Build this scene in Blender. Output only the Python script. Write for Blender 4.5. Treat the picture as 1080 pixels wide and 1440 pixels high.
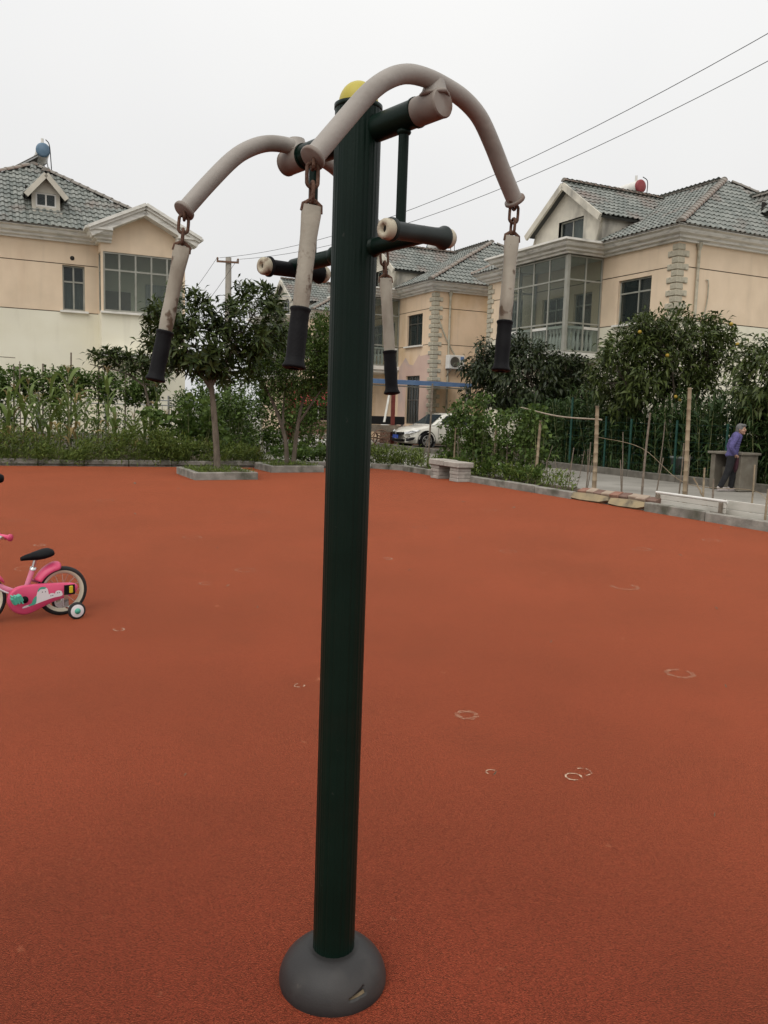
import bpy, bmesh, math, random
import numpy as np
from mathutils import Vector, Matrix
random.seed(7); rng = np.random.default_rng(11)
S = bpy.context.scene
for o in list(bpy.data.objects): bpy.data.objects.remove(o)
COL = S.collection
PI = math.pi

# ------------------------------------------------------------------ camera
cam = bpy.data.cameras.new('camera'); co = bpy.data.objects.new('camera', cam); COL.objects.link(co)
co.matrix_world = Matrix.Translation((0, 0, 1.45)) @ Matrix.Rotation(math.radians(83.1), 4, 'X') @ Matrix.Rotation(math.radians(1.67), 4, 'Z')
cam.sensor_fit = 'VERTICAL'; cam.sensor_height = 36; cam.lens = 36*1165/1440
cam.clip_start = .05; cam.clip_end = 2000
S.camera = co
# ------------------------------------------------------------------ overcast daylight
SUN_EL, SUN_AZ = math.radians(52), math.radians(205)      # azimuth measured from +Y clockwise
w = bpy.data.worlds.new('World'); S.world = w; w.use_nodes = True
nt = w.node_tree; nt.nodes.clear()
out = nt.nodes.new('ShaderNodeOutputWorld'); bg = nt.nodes.new('ShaderNodeBackground'); bg.inputs[1].default_value = .1
sky = nt.nodes.new('ShaderNodeTexSky'); sky.sky_type = 'NISHITA'; sky.sun_disc = False
sky.sun_elevation = SUN_EL; sky.sun_rotation = SUN_AZ; sky.dust_density = 6
hs = nt.nodes.new('ShaderNodeHueSaturation'); hs.inputs['Saturation'].default_value = .06
mx = nt.nodes.new('ShaderNodeMix'); mx.data_type = 'RGBA'; mx.inputs[0].default_value = .86
tc = nt.nodes.new('ShaderNodeTexCoord'); nz = nt.nodes.new('ShaderNodeTexNoise'); nz.inputs['Scale'].default_value = 1.6; nz.inputs['Detail'].default_value = 3
rp = nt.nodes.new('ShaderNodeValToRGB')
rp.color_ramp.elements[0].position = .3; rp.color_ramp.elements[0].color = (8.75, 8.78, 8.85, 1)
rp.color_ramp.elements[1].position = .72; rp.color_ramp.elements[1].color = (9.75, 9.72, 9.62, 1)
nt.links.new(tc.outputs['Generated'], nz.inputs['Vector']); nt.links.new(nz.outputs[0], rp.inputs[0])
sx_ = nt.nodes.new('ShaderNodeSeparateXYZ'); ma = nt.nodes.new('ShaderNodeMath'); ma.operation = 'MULTIPLY_ADD'; ma.use_clamp = False; ma.inputs[1].default_value = .55; ma.inputs[2].default_value = .86
mc = nt.nodes.new('ShaderNodeMath'); mc.operation = 'MAXIMUM'; mc.inputs[1].default_value = 0
vsn = nt.nodes.new('ShaderNodeVectorMath'); vsn.operation = 'SCALE'
nt.links.new(tc.outputs['Generated'], sx_.inputs[0]); nt.links.new(sx_.outputs[2], mc.inputs[0]); nt.links.new(mc.outputs[0], ma.inputs[0]); nt.links.new(rp.outputs[0], vsn.inputs[0]); nt.links.new(ma.outputs[0], vsn.inputs['Scale'])
nt.links.new(sky.outputs[0], hs.inputs['Color']); nt.links.new(hs.outputs[0], mx.inputs[6]); nt.links.new(vsn.outputs[0], mx.inputs[7])
nt.links.new(mx.outputs[2], bg.inputs[0]); nt.links.new(bg.outputs[0], out.inputs[0])
sl = bpy.data.lights.new('sun', 'SUN'); sl.energy = 1.3; sl.angle = math.radians(55); sl.color = (1, .95, .87)
so = bpy.data.objects.new('sun', sl); COL.objects.link(so)
sd = Vector((math.sin(SUN_AZ)*math.cos(SUN_EL), math.cos(SUN_AZ)*math.cos(SUN_EL), math.sin(SUN_EL)))
so.rotation_euler = sd.to_track_quat('Z', 'Y').to_euler()
vs = S.view_settings; vs.view_transform = 'Standard'; vs.look = 'None'; vs.exposure = 0; vs.gamma = 1
try: vs.use_curve_mapping = False
except Exception: pass
S.render.resolution_x = 768; S.render.resolution_y = 1024

# ------------------------------------------------------------------ frames
TH = math.radians(26.14)                      # the village grid: a runs along the house fronts, b away from us
A = Vector((math.cos(TH), math.sin(TH), 0)); B = Vector((-math.sin(TH), math.cos(TH), 0))
def W(u, v, z=0): return A*u + B*v + Vector((0, 0, z))

# ------------------------------------------------------------------ materials
MATS = {}
def mat(name, col, col2=None, scale=4, rough=.7, spec=.35, bump=0, bscale=60, metal=0, stretch=(1, 1, 1), detail=5, lo=.35, hi=.65,
        island=False, col3=None, s3=1.0, lo3=.55, hi3=.75, stretch3=(1, 1, 1), coat=0, trans=0, bdist=.01, speck=0, spscale=300, streak=0, gran=0, grscale=260, sheen=None, chips=None):
    if name in MATS: return MATS[name]
    m = bpy.data.materials.new(name); m.use_nodes = True; n = m.node_tree.nodes; L = m.node_tree.links
    p = n['Principled BSDF']; p.inputs['Roughness'].default_value = rough; p.inputs['Specular IOR Level'].default_value = spec
    p.inputs['Metallic'].default_value = metal; p.inputs['Coat Weight'].default_value = coat
    c4 = lambda c: (c[0], c[1], c[2], 1)
    p.inputs['Base Color'].default_value = c4(col)
    tcn = n.new('ShaderNodeTexCoord')
    def mapped(st):
        mp = n.new('ShaderNodeMapping'); mp.inputs['Scale'].default_value = st; L.new(tcn.outputs['Object'], mp.inputs[0]); return mp.outputs[0]
    def noise(sc, st, det=detail):
        t = n.new('ShaderNodeTexNoise'); t.inputs['Scale'].default_value = sc; t.inputs['Detail'].default_value = det; L.new(mapped(st), t.inputs['Vector']); return t.outputs[0]
    def ramp(src, a, b):
        r = n.new('ShaderNodeMapRange'); r.inputs[1].default_value = a; r.inputs[2].default_value = b; L.new(src, r.inputs[0]); return r.outputs[0]
    def mix(f, a, b, mode='MIX'):
        k = n.new('ShaderNodeMix'); k.data_type = 'RGBA'; k.blend_type = mode
        if isinstance(f, float): k.inputs[0].default_value = f
        else: L.new(f, k.inputs[0])
        for i, x in ((6, a), (7, b)):
            if isinstance(x, tuple): k.inputs[i].default_value = c4(x)
            else: L.new(x, k.inputs[i])
        return k.outputs[2]
    cur = tuple(col)
    if col2:
        if island:
            g = n.new('ShaderNodeNewGeometry'); f = ramp(g.outputs['Random Per Island'], 0, 1)
        else: f = ramp(noise(scale, stretch), lo, hi)
        cur = mix(f, cur, tuple(col2))
    if col3: cur = mix(ramp(noise(s3, stretch3), lo3, hi3), cur, tuple(col3))
    if streak:
        f = ramp(noise(1.0, (2.6, 2.6, .3), 7), .55, .95); cur = mix(f, cur, mix(float(streak), cur, (.2, .165, .13)))
        f = ramp(noise(.55, (1, 1, 1), 6), .52, .72); cur = mix(f, cur, mix(float(streak)*.6, cur, (.3, .26, .2)))
    if chips: cur = mix(ramp(noise(chips[1], (1, 1, 1), 6), chips[2], chips[2]+.05), cur, tuple(chips[0]))
    if gran:
        vo = n.new('ShaderNodeTexVoronoi'); vo.inputs['Scale'].default_value = grscale; L.new(mapped((1, 1, 1)), vo.inputs['Vector']); sx = n.new('ShaderNodeSeparateColor'); L.new(vo.outputs['Color'], sx.inputs[0])
        gp = n.new('ShaderNodeMapRange'); L.new(sx.outputs[0], gp.inputs[0]); gp.inputs[3].default_value = 1-gran; gp.inputs[4].default_value = 1+gran
        vm = n.new('ShaderNodeVectorMath'); vm.operation = 'SCALE'
        if isinstance(cur, tuple): vm.inputs[0].default_value = cur
        else: L.new(cur, vm.inputs[0])
        L.new(gp.outputs[0], vm.inputs['Scale']); cur = vm.outputs[0]
    if sheen: p.inputs['Sheen Weight'].default_value = sheen[0]; p.inputs['Sheen Roughness'].default_value = sheen[1]; p.inputs['Sheen Tint'].default_value = c4(sheen[2])
    if speck:
        v = noise(spscale, (1, 1, 1), 2); f = ramp(v, .25, .75)
        sp = n.new('ShaderNodeMapRange'); L.new(f, sp.inputs[0]); sp.inputs[3].default_value = 1-speck; sp.inputs[4].default_value = 1+speck
        vm = n.new('ShaderNodeVectorMath'); vm.operation = 'SCALE'
        if isinstance(cur, tuple): vm.inputs[0].default_value = cur
        else: L.new(cur, vm.inputs[0])
        L.new(sp.outputs[0], vm.inputs['Scale']); cur = vm.outputs[0]
    if not isinstance(cur, tuple): L.new(cur, p.inputs['Base Color'])
    if bump:
        bn = n.new('ShaderNodeBump'); bn.inputs['Strength'].default_value = bump; bn.inputs['Distance'].default_value = bdist
        L.new(noise(bscale, (1, 1, 1), 3), bn.inputs['Height']); L.new(bn.outputs[0], p.inputs['Normal'])
    if trans:
        t = n.new('ShaderNodeBsdfTranslucent'); ms = n.new('ShaderNodeMixShader'); ms.inputs[0].default_value = trans
        if isinstance(cur, tuple): t.inputs[0].default_value = c4(cur)
        else: L.new(cur, t.inputs[0])
        L.new(p.outputs[0], ms.inputs[1]); L.new(t.outputs[0], ms.inputs[2]); L.new(ms.outputs[0], n['Material Output'].inputs[0])
    MATS[name] = m; return m
def glass_mat(name, tint, clear):
    m = bpy.data.materials.new(name); m.use_nodes = True; n = m.node_tree.nodes; L = m.node_tree.links
    p = n['Principled BSDF']; p.inputs['Base Color'].default_value = (*tint, 1); p.inputs['Roughness'].default_value = .06; p.inputs['Specular IOR Level'].default_value = .8
    t = n.new('ShaderNodeBsdfTransparent'); t.inputs[0].default_value = (.86, .9, .88, 1)
    ms = n.new('ShaderNodeMixShader'); ms.inputs[0].default_value = clear
    nn = n.new('ShaderNodeTexNoise'); nn.inputs['Scale'].default_value = 1.2; bm_ = n.new('ShaderNodeBump'); bm_.inputs['Strength'].default_value = .05; L.new(nn.outputs[0], bm_.inputs['Height']); L.new(bm_.outputs[0], p.inputs['Normal'])
    L.new(p.outputs[0], ms.inputs[1]); L.new(t.outputs[0], ms.inputs[2]); L.new(ms.outputs[0], n['Material Output'].inputs[0]); MATS[name] = m; return m

M_court = mat('court_rubber', (.088, .0142, .0074), (.165, .028, .0138), scale=.8, rough=.8, spec=.1, bump=.9, bscale=300, bdist=.004, detail=9, lo=.3, hi=.7,
              col3=(.07, .0125, .0066), s3=1.6, lo3=.5, hi3=.8, speck=.35, spscale=120, gran=.55, grscale=300, sheen=(.95, .31, (1, .29, .13)), chips=((.27, .1, .055), 7.0, .70))
M_court.node_tree.nodes['Principled BSDF'].inputs['Diffuse Roughness'].default_value = 1.0
M_conc = mat('concrete', (.30, .28, .245), (.40, .37, .32), scale=1.2, rough=.85, bump=.35, bscale=30, col3=(.2, .185, .16), s3=2.6, lo3=.55, hi3=.8, speck=.12, spscale=90)
M_road = mat('road_concrete', (.215, .2, .172), (.30, .28, .245), scale=.7, rough=.85, bump=.3, bscale=40, col3=(.15, .138, .118), s3=1.1, lo3=.58, hi3=.8, speck=.15, spscale=60)
M_kerb = mat('kerb_concrete', (.20, .185, .16), (.31, .29, .25), scale=5, rough=.9, bump=.5, bscale=50, col3=(.09, .09, .065), s3=3, lo3=.5, hi3=.72, speck=.2, spscale=120)
M_soil = mat('soil', (.06, .045, .03), (.12, .09, .06), scale=3, rough=.95, bump=.8, bscale=25, bdist=.03)
M_peach = mat('peach_plaster', (.725, .575, .415), (.775, .62, .455), scale=1.4, rough=.9, spec=.15, bump=.15, bscale=90, col3=(.62, .46, .32), s3=.8, lo3=.55, hi3=.85, stretch3=(1, 1, .35), streak=0.3)
M_peach2 = mat('stained_peach_plaster', (.725, .55, .38), (.775, .595, .425), scale=1.2, rough=.9, spec=.15, bump=.15, bscale=90, col3=(.60, .41, .22), s3=.75, lo3=.5, hi3=.75, stretch3=(1, 1, .5), streak=0.38)
M_cream = mat('cream_plaster', (.74, .70, .56), (.79, .755, .62), scale=1.1, rough=.9, spec=.15, bump=.12, bscale=90, col3=(.62, .58, .46), s3=.9, lo3=.58, hi3=.85, stretch3=(1, 1, .3), streak=0.25)
M_pink = mat('pinkish_plaster', (.56, .40, .34), (.62, .46, .38), scale=1.1, rough=.9, spec=.15, col3=(.45, .38, .36), s3=.7, lo3=.5, hi3=.7)
M_groove = mat('groove_shadow_line', (.22, .17, .12), rough=.95)
M_cornice = mat('cornice_paint', (.68, .66, .60), (.76, .74, .68), scale=2, rough=.8, col3=(.40, .39, .35), s3=2.2, lo3=.52, hi3=.78, stretch3=(1, 1, 5), streak=0.35)
M_quoin = mat('quoin_stone', (.36, .33, .25), (.50, .46, .36), scale=4, rough=.9, bump=.5, bscale=25, col3=(.22, .2, .15), s3=6, lo3=.55, hi3=.8)
M_tile = mat('glazed_roof_tile', (.15, .165, .15), (.25, .26, .235), island=True, rough=.55, spec=.35, col3=(.21, .165, .14), s3=.9, lo3=.53, hi3=.75, bump=.1, bscale=40)
M_ridge = mat('ridge_tile', (.19, .175, .155), (.27, .24, .2), scale=3, rough=.65, col3=(.22, .14, .11), s3=1.0, lo3=.5, hi3=.65)
M_deck = mat('roof_underlay', (.06, .06, .055), rough=.9)
M_dormer = mat('dormer_plaster', (.50, .47, .40), (.62, .58, .49), scale=2, rough=.9, col3=(.2, .19, .17), s3=1.4, lo3=.55, hi3=.75, stretch3=(1, 1, .4), streak=0.4)
M_frame = mat('window_frame_metal', (.26, .26, .22), (.34, .335, .29), scale=3, rough=.5)
M_dframe = mat('dark_window_frame', (.06, .055, .045), (.09, .08, .065), scale=3, rough=.5)
M_glass = glass_mat('window_glass', (.04, .05, .05), .68)
M_glassb = glass_mat('balcony_glass', (.13, .145, .14), .8)
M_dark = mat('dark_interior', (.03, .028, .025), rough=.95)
M_curtain = mat('curtain_cloth', (.42, .43, .40), (.30, .31, .30), scale=3, stretch=(9, 9, .3), rough=.95)
M_curtain2 = mat('brown_curtain_cloth', (.25, .21, .17), (.19, .165, .14), scale=3, stretch=(9, 9, .3), rough=.95)
M_white = mat('white_paint', (.72, .71, .67), (.62, .6, .55), scale=3, rough=.5)
M_steel = mat('galvanised_steel', (.42, .42, .41), (.3, .3, .29), scale=6, rough=.4, metal=.7)
M_black = mat('black_rubber', (.006, .006, .007), (.010, .010, .011), scale=20, rough=.6, spec=.1, bump=.12, bscale=200)

# ------------------------------------------------------------------ mesh helper
class MB:
    def __init__(s): s.v = []; s.f = []; s.sm = []; s.mi = []
    def add(s, vs, fs, smooth=False, mi=0):
        o = len(s.v); s.v += [tuple(x) for x in vs]; s.f += [tuple(i+o for i in f) for f in fs]; s.sm += [smooth]*len(fs); s.mi += [mi]*len(fs)
    def box(s, c, d, rot=None, bev=0):
        x, y, z = d[0]/2, d[1]/2, d[2]/2; M3 = rot if rot is not None else Matrix.Identity(3); c = Vector(c)
        if bev:
            bm = bmesh.new(); bmesh.ops.create_cube(bm, size=1)
            for v in bm.verts: v.co = Vector((v.co.x*d[0], v.co.y*d[1], v.co.z*d[2]))
            bmesh.ops.bevel(bm, geom=bm.edges[:], offset=bev, segments=1, affect='EDGES', profile=.5)
            bm.verts.index_update(); s.add([M3 @ v.co + c for v in bm.verts], [[v.index for v in f.verts] for f in bm.faces]); bm.free(); return
        vs = [M3 @ Vector((i*x, j*y, k*z)) + c for i in (-1, 1) for j in (-1, 1) for k in (-1, 1)]
        s.add(vs, [(0, 1, 3, 2), (4, 6, 7, 5), (0, 4, 5, 1), (2, 3, 7, 6), (0, 2, 6, 4), (1, 5, 7, 3)])
    def bb(s, a, b, bev=0): s.box([(a[i]+b[i])/2 for i in range(3)], [abs(b[i]-a[i]) for i in range(3)], None, bev)
    def bar(s, p, q, w_, h_, up=(0, 0, 1)):
        p, q = Vector(p), Vector(q); d = (q-p); L = d.length; d.normalize(); up = Vector(up)
        sd_ = d.cross(up); sd_ = sd_.normalized() if sd_.length > 1e-4 else Vector((1, 0, 0)); u2 = sd_.cross(d)
        s.box((p+q)/2, (L, w_, h_), Matrix((d, sd_, u2)).transposed())
    def tube(s, path, r, n=8, cap=True, smooth=True, flat=None):
        P = [Vector(p) for p in path]; N = len(P); rr = r if isinstance(r, (list, tuple)) else [r]*N
        vs = []; prev = None
        for i in range(N):
            t = (P[min(i+1, N-1)]-P[max(i-1, 0)]).normalized()
            if prev is None:
                x = t.cross(Vector((0, 0, 1)));
                if x.length < .05: x = t.cross(Vector((1, 0, 0)))
                x.normalize()
            else: x = (prev - t*prev.dot(t)).normalized()
            prev = x; y = t.cross(x)
            fx = flat[i] if flat else 1.0
            for k in range(n):
                a = 2*PI*k/n; vs.append(P[i] + (x*math.cos(a) + y*math.sin(a)*fx)*rr[i])
        fs = [(i*n+k, i*n+(k+1) % n, (i+1)*n+(k+1) % n, (i+1)*n+k) for i in range(N-1) for k in range(n)]
        s.add(vs, fs, smooth)
        if cap: s.add(vs[:n], [tuple(range(n))[::-1]]); s.add(vs[-n:], [tuple(range(n))])
    def lathe(s, prof, n=24, M4=None, smooth=True):       # profile (r, z)
        M4 = M4 or Matrix.Identity(4); vs = [M4 @ Vector((r*math.cos(2*PI*k/n), r*math.sin(2*PI*k/n), z)) for r, z in prof for k in range(n)]
        s.add(vs, [(i*n+k, i*n+(k+1) % n, (i+1)*n+(k+1) % n, (i+1)*n+k) for i in range(len(prof)-1) for k in range(n)], smooth)
    def ell(s, c, r, n=12, m=8, rot=None):
        M3 = rot if rot is not None else Matrix.Identity(3); c = Vector(c); vs = []
        for i in range(m+1):
            t = PI*i/m
            for k in range(n): vs.append(M3 @ Vector((r[0]*math.sin(t)*math.cos(2*PI*k/n), r[1]*math.sin(t)*math.sin(2*PI*k/n), r[2]*math.cos(t))) + c)
        s.add(vs, [(i*n+k, (i+1)*n+k, (i+1)*n+(k+1) % n, i*n+(k+1) % n) for i in range(m) for k in range(n)], True)
    def prism(s, poly, d, M4=None):                        # poly in xy, extruded to z=d
        M4 = M4 or Matrix.Identity(4); n = len(poly)
        vs = [M4 @ Vector((x, y, 0)) for x, y in poly] + [M4 @ Vector((x, y, d)) for x, y in poly]
        s.add(vs, [tuple(range(n))[::-1], tuple(range(n, 2*n))] + [(i, (i+1) % n, n+(i+1) % n, n+i) for i in range(n)])
    def mesh(s, name, m, smooth=None):
        me = bpy.data.meshes.new(name); me.from_pydata(s.v, [], s.f)
        sm = s.sm if smooth is None else [smooth]*len(s.f)
        me.polygons.foreach_set('use_smooth', sm)
        if isinstance(m, (list, tuple)):
            for x in m: me.materials.append(x)
            me.polygons.foreach_set('material_index', s.mi)
        elif m: me.materials.append(m)
        me.update(); return me
    def build(s, name, m, parent=None, smooth=None, kind=None, label=None): return link(name, s.mesh(name, m, smooth), parent, kind, label)
def link(name, me, parent=None, kind=None, label=None, loc=None, rot=None):
    o = bpy.data.objects.new(name, me); COL.objects.link(o); o.parent = parent
    if kind: o['kind'] = kind
    if label: o['label'] = label
    if loc is not None: o.location = loc
    if rot is not None: o.rotation_euler = rot
    return o
def thing(name, label, cat, loc=(0, 0, 0), rz=0, group=None):
    o = bpy.data.objects.new(name, None); COL.objects.link(o); o.location = loc; o.rotation_euler = (0, 0, rz); o.empty_display_size = .1
    return tag(o, label, cat, group)
def tag(o, label, cat, group=None):
    o['label'] = label; o['category'] = cat
    if group: o['group'] = group
    return o
def bend(pts, seg=6):                                       # Catmull-Rom through points
    P = [Vector(p) for p in pts]; P = [2*P[0]-P[1]] + P + [2*P[-1]-P[-2]]; o = []
    for i in range(1, len(P)-2):
        for k in range(seg):
            t = k/seg; a, b, c, d = P[i-1], P[i], P[i+1], P[i+2]
            o.append(.5*((2*b)+(c-a)*t+(2*a-5*b+4*c-d)*t*t+(3*b-a-3*c+d)*t**3))
    o.append(P[-2]); return o
def axis_m(o, d):                                           # 4x4 whose z runs along d
    return Matrix.Translation(Vector(o)) @ Vector(d).to_track_quat('Z', 'Y').to_matrix().to_4x4()

# ------------------------------------------------------------------ foliage
def leaves_mesh(name, P, D, N, L, Wd, m, droop=.25):
    n = len(P); D = D/np.linalg.norm(D, axis=1, keepdims=True); Sd = np.cross(D, N); ln = np.linalg.norm(Sd, axis=1, keepdims=True); Sd = Sd/np.maximum(ln, 1e-5); Up = np.cross(Sd, D)
    L = L[:, None]; Wd = Wd[:, None]
    V = np.empty((n, 6, 3)); V[:, 0] = P; mid = P + D*L*.5
    V[:, 1] = mid + Sd*Wd*.5 + Up*Wd*.18; V[:, 2] = mid - Up*Wd*.05; V[:, 3] = mid - Sd*Wd*.5 + Up*Wd*.18
    V[:, 4] = P + D*L*.97 - Up*L*droop*.35 + np.array([0, 0, -1])*L*droop*.5; V[:, 5] = P + D*L*.16
    T = np.array([[0, 2, 1], [0, 3, 2], [1, 2, 4], [2, 3, 4]]); F = (np.arange(n)[:, None, None]*6 + T[None]).reshape(-1, 3)
    me = bpy.data.meshes.new(name); me.vertices.add(n*6); me.vertices.foreach_set('co', V.reshape(-1))
    me.loops.add(F.size); me.loops.foreach_set('vertex_index', F.reshape(-1).astype(np.int32)); k = len(F)
    me.polygons.add(k); me.polygons.foreach_set('loop_start', (np.arange(k)*3).astype(np.int32)); me.polygons.foreach_set('loop_total', np.full(k, 3, np.int32))
    me.materials.append(m); me.update(calc_edges=True); me.validate(); return me
def rnd(n): return rng.normal(size=(n, 3))
def foliage(name, parent, C, rad, per, L, Wd, m, center, outw=.6, up=.0, droop=.25, flat=1.0, kind=None, jit=.5):
    C = np.asarray(C, float); K = len(C); idx = np.repeat(np.arange(K), per)
    off = rnd(len(idx)); off /= np.linalg.norm(off, axis=1, keepdims=True); off *= rad*rng.uniform(.15, 1, (len(idx), 1))**.7; off[:, 2] *= flat
    P = C[idx] + off; o = P - np.asarray(center); o /= np.maximum(np.linalg.norm(o, axis=1, keepdims=True), .01)
    D = off/rad*.7 + o*outw + rnd(len(idx))*jit + np.array([0, 0, up]); N = rnd(len(idx))*.45 + np.array([0, 0, 1.]) + o*.35
    l = L*rng.uniform(.65, 1.25, len(idx)); return link(name, leaves_mesh(name, P, D, N, l, Wd*l/L, m, droop), parent, kind)
def shell(c, r, n, inner=.45):                               # cluster centres through an ellipsoid, denser outside
    p = rnd(n); p /= np.linalg.norm(p, axis=1, keepdims=True); p *= rng.uniform(inner, 1, (n, 1))**.6; return p*np.array(r) + np.array(c)
def leafmat(name, dark, light, rough=.45, trans=.18, col3=None, lo3=.6, hi3=.75):
    return mat(name, dark, light, island=True, rough=rough, spec=.25, trans=trans, col3=col3, s3=2.2, lo3=lo3, hi3=hi3)
L_loquat = leafmat('loquat_leaf', (.018, .032, .009), (.066, .09, .022), col3=(.085, .075, .02), lo3=.6, hi3=.8)
L_small = leafmat('small_leaf', (.036, .066, .013), (.105, .158, .034), trans=.25)
L_dark = leafmat('dark_glossy_leaf', (.014, .024, .009), (.044, .056, .02), rough=.33, trans=.12)
L_pomelo = leafmat('citrus_leaf', (.03, .046, .012), (.095, .122, .03), rough=.42, trans=.18, col3=(.10, .10, .035), lo3=.6, hi3=.8)
L_vine = leafmat('vine_leaf', (.04, .075, .015), (.12, .18, .04), rough=.55, trans=.3)
L_corn = leafmat('corn_leaf', (.09, .14, .03), (.19, .25, .07), rough=.5, trans=.3)
L_dry = leafmat('dry_leaf', (.3, .21, .08), (.38, .28, .13), rough=.7, trans=.25)
L_cane = leafmat('cane_leaf', (.018, .04, .012), (.055, .09, .024), rough=.5, trans=.2)
L_weed = leafmat('weed_leaf', (.06, .095, .016), (.17, .215, .045), rough=.6, trans=.25, col3=(.14, .115, .045), lo3=.62, hi3=.78)
M_bark = mat('bark', (.10, .08, .06), (.17, .14, .105), scale=14, stretch=(1, 1, .3), rough=.9, bump=.6, bscale=40)
M_stem = mat('green_stem', (.12, .14, .05), (.2, .2, .09), scale=8, rough=.7)
M_bamboo = mat('weathered_bamboo', (.24, .18, .115), (.34, .27, .18), scale=9, stretch=(1, 1, .25), rough=.75, col3=(.13, .1, .07), s3=4)
M_twig = mat('grey_brown_stick', (.15, .12, .09), (.22, .18, .14), scale=10, rough=.85)

def tree(name, label, cat, base, trunks, blobs, ncl, crad, per, L, Wd, m, droop=.25, group=None, twigs=True, up=0., outw=.6, jit=.5, flat=1.):
    """trunks: list of (path, r0, r1) in local space; blobs: (centre, radii, share)"""
    t = thing(name, label, cat, base, 0, group); tm = MB(); ends = []
    for path, r0, r1 in trunks:
        pp = bend(path, 5); n = len(pp); tm.tube(pp, [(r0+(r1-r0)*i/(n-1))*random.uniform(.93, 1.07) for i in range(n)], 8)
        ends += pp[n//2:]
    cl = np.concatenate([shell(c, r, int(ncl*s)) for c, r, s in blobs])
    if twigs:
        E = np.array([list(e) for e in ends])
        for c in cl[::2]:
            d = ((E-c)**2).sum(1)+rng.uniform(0, .15, len(E)); e = Vector(E[d.argmin()]); c = Vector(c); mid = (e+c)/2 + Vector((0, 0, -.08))
            tm.tube([e, mid, c], [.012, .009, .004], 4, cap=False)
    tm.build('trunk', M_bark, t)
    ce = np.array([list(b[0]) for b in blobs]).mean(0)
    foliage('crown', t, cl, crad, per, L, Wd, m, ce, outw, up, droop, flat, jit=jit)
    return t, cl, ce

# ================================================================== SETTING
def sheet(name, pts, z, m, kind='structure', parent=None):
    mb = MB(); mb.add([(p[0], p[1], z) for p in pts], [tuple(range(len(pts)))]); return mb.build(name, m, parent, kind=kind)
def uvrect(u0, u1, v0, v1): return [W(u0, v0), W(u1, v0), W(u1, v1), W(u0, v1)]
sheet('ground', [(-700, -300), (700, -300), (700, 1000), (-700, 1000)], -.012, M_road)
COURT = [W(-14, -8), W(9.55, -8), W(9.55, 19.05), W(1.2, 20.35), W(-14, 22.4)]
court = sheet('court', COURT, 0, M_court)
bed = sheet('garden_soil', [W(-14, 22.4), W(1.2, 20.35), W(9.0, 19.13), W(9.0, 20.2), W(6.3, 23), W(6.3, 26.5), W(-14, 27.5)], .05, M_soil)
bed2 = sheet('garden_soil', uvrect(9.7, 10.55, 7, 18.9), .07, M_soil)
bed3 = sheet('garden_soil', uvrect(14.95, 19.6, 8, 31), .06, M_soil)

# marks where machines once stood and chalk rings, worn into the rubber
M_mark = bpy.data.materials.new('worn_pale_mark'); M_mark.use_nodes = True
_n = M_mark.node_tree.nodes; _l = M_mark.node_tree.links; _p = _n['Principled BSDF']; _p.inputs['Base Color'].default_value = (.56, .38, .26, 1); _p.inputs['Roughness'].default_value = .8
_t = _n.new('ShaderNodeBsdfTransparent'); _x = _n.new('ShaderNodeMixShader'); _q = _n.new('ShaderNodeTexNoise'); _q.inputs['Scale'].default_value = 55; _c = _n.new('ShaderNodeTexCoord'); _r = _n.new('ShaderNodeMapRange')
_r.inputs[1].default_value = .36; _r.inputs[2].default_value = .55; _r.inputs[4].default_value = .95
_l.new(_c.outputs['Object'], _q.inputs[0]); _l.new(_q.outputs[0], _r.inputs[0]); _l.new(_r.outputs[0], _x.inputs[0]); _l.new(_t.outputs[0], _x.inputs[1]); _l.new(_p.outputs[0], _x.inputs[2]); _l.new(_x.outputs[0], _n['Material Output'].inputs[0])
M_mark2 = M_mark.copy(); M_mark2.name = 'faint_worn_mark'; M_mark2.node_tree.nodes['Principled BSDF'].inputs['Base Color'].default_value = (.5, .3, .19, 1)
for _k in M_mark2.node_tree.nodes:
    if _k.type == 'MAP_RANGE': _k.inputs[1].default_value = .3; _k.inputs[2].default_value = .75; _k.inputs[4].default_value = .5
def ring(x, y, r, wd, arc=1.0, m_=None):
    mb = MB(); n = 26; a0 = random.uniform(0, 6); vs = []
    for k in range(n+1):
        a = a0 + 2*PI*arc*k/n; e = wd*(.85+.22*math.sin(k*1.9+a0)+random.uniform(-.12, .12)); q = 1+random.uniform(-.02, .02)
        vs += [(x+math.cos(a)*r*q, y+math.sin(a)*r*q, .004), (x+math.cos(a)*(r*q+e), y+math.sin(a)*(r*q+e), .004)]
    mb.add(vs, [(2*k, 2*k+1, 2*k+3, 2*k+2) for k in range(n)]); mb.build('worn_mark', m_ or M_mark, court)
for x, y, r, wd, arc in ((-.42, 4.23, .024, .007, .8), (.43, 3.87, .035, .03, 1), (.80, 3.21, .028, .009, .9), (.85, 3.26, .03, .007, .6), (.47, 3.23, .02, .006, .5), (-1.69, 5.22, .03, .008, .8),
        (-1.23, 7.32, .08, .02, .9), (-3.49, 8.31, .05, .012, .9), (.05, 8.11, .04, .012, .8), (-1.72, 11.56, .1, .03, .9), (4.02, 10.05, .09, .03, .9), (1.73, 4.63, .06, .03, .9), (2.11, 7.06, .09, .04, .7),
        (1.34, 8.76, .08, .02, .9), (.46, 10.44, .08, .02, .8), (-2.12, 9.1, .09, .02, .9), (-4.47, 10.03, .1, .02, .9), (-1.45, 6.7, .04, .02, .8), (2.9, 9.2, .09, .03, .8), (-4.2, 12.4, .1, .03, .8), (1.6, 12.6, .1, .03, .8), (-3.1, 7.1, .09, .015, .6)):
    ring(x, y, r, wd, arc, None if wd < .0125 else M_mark2)
M_litter = mat('dry_litter', (.12, .09, .06), (.2, .15, .1), scale=9, rough=.9)
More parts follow.
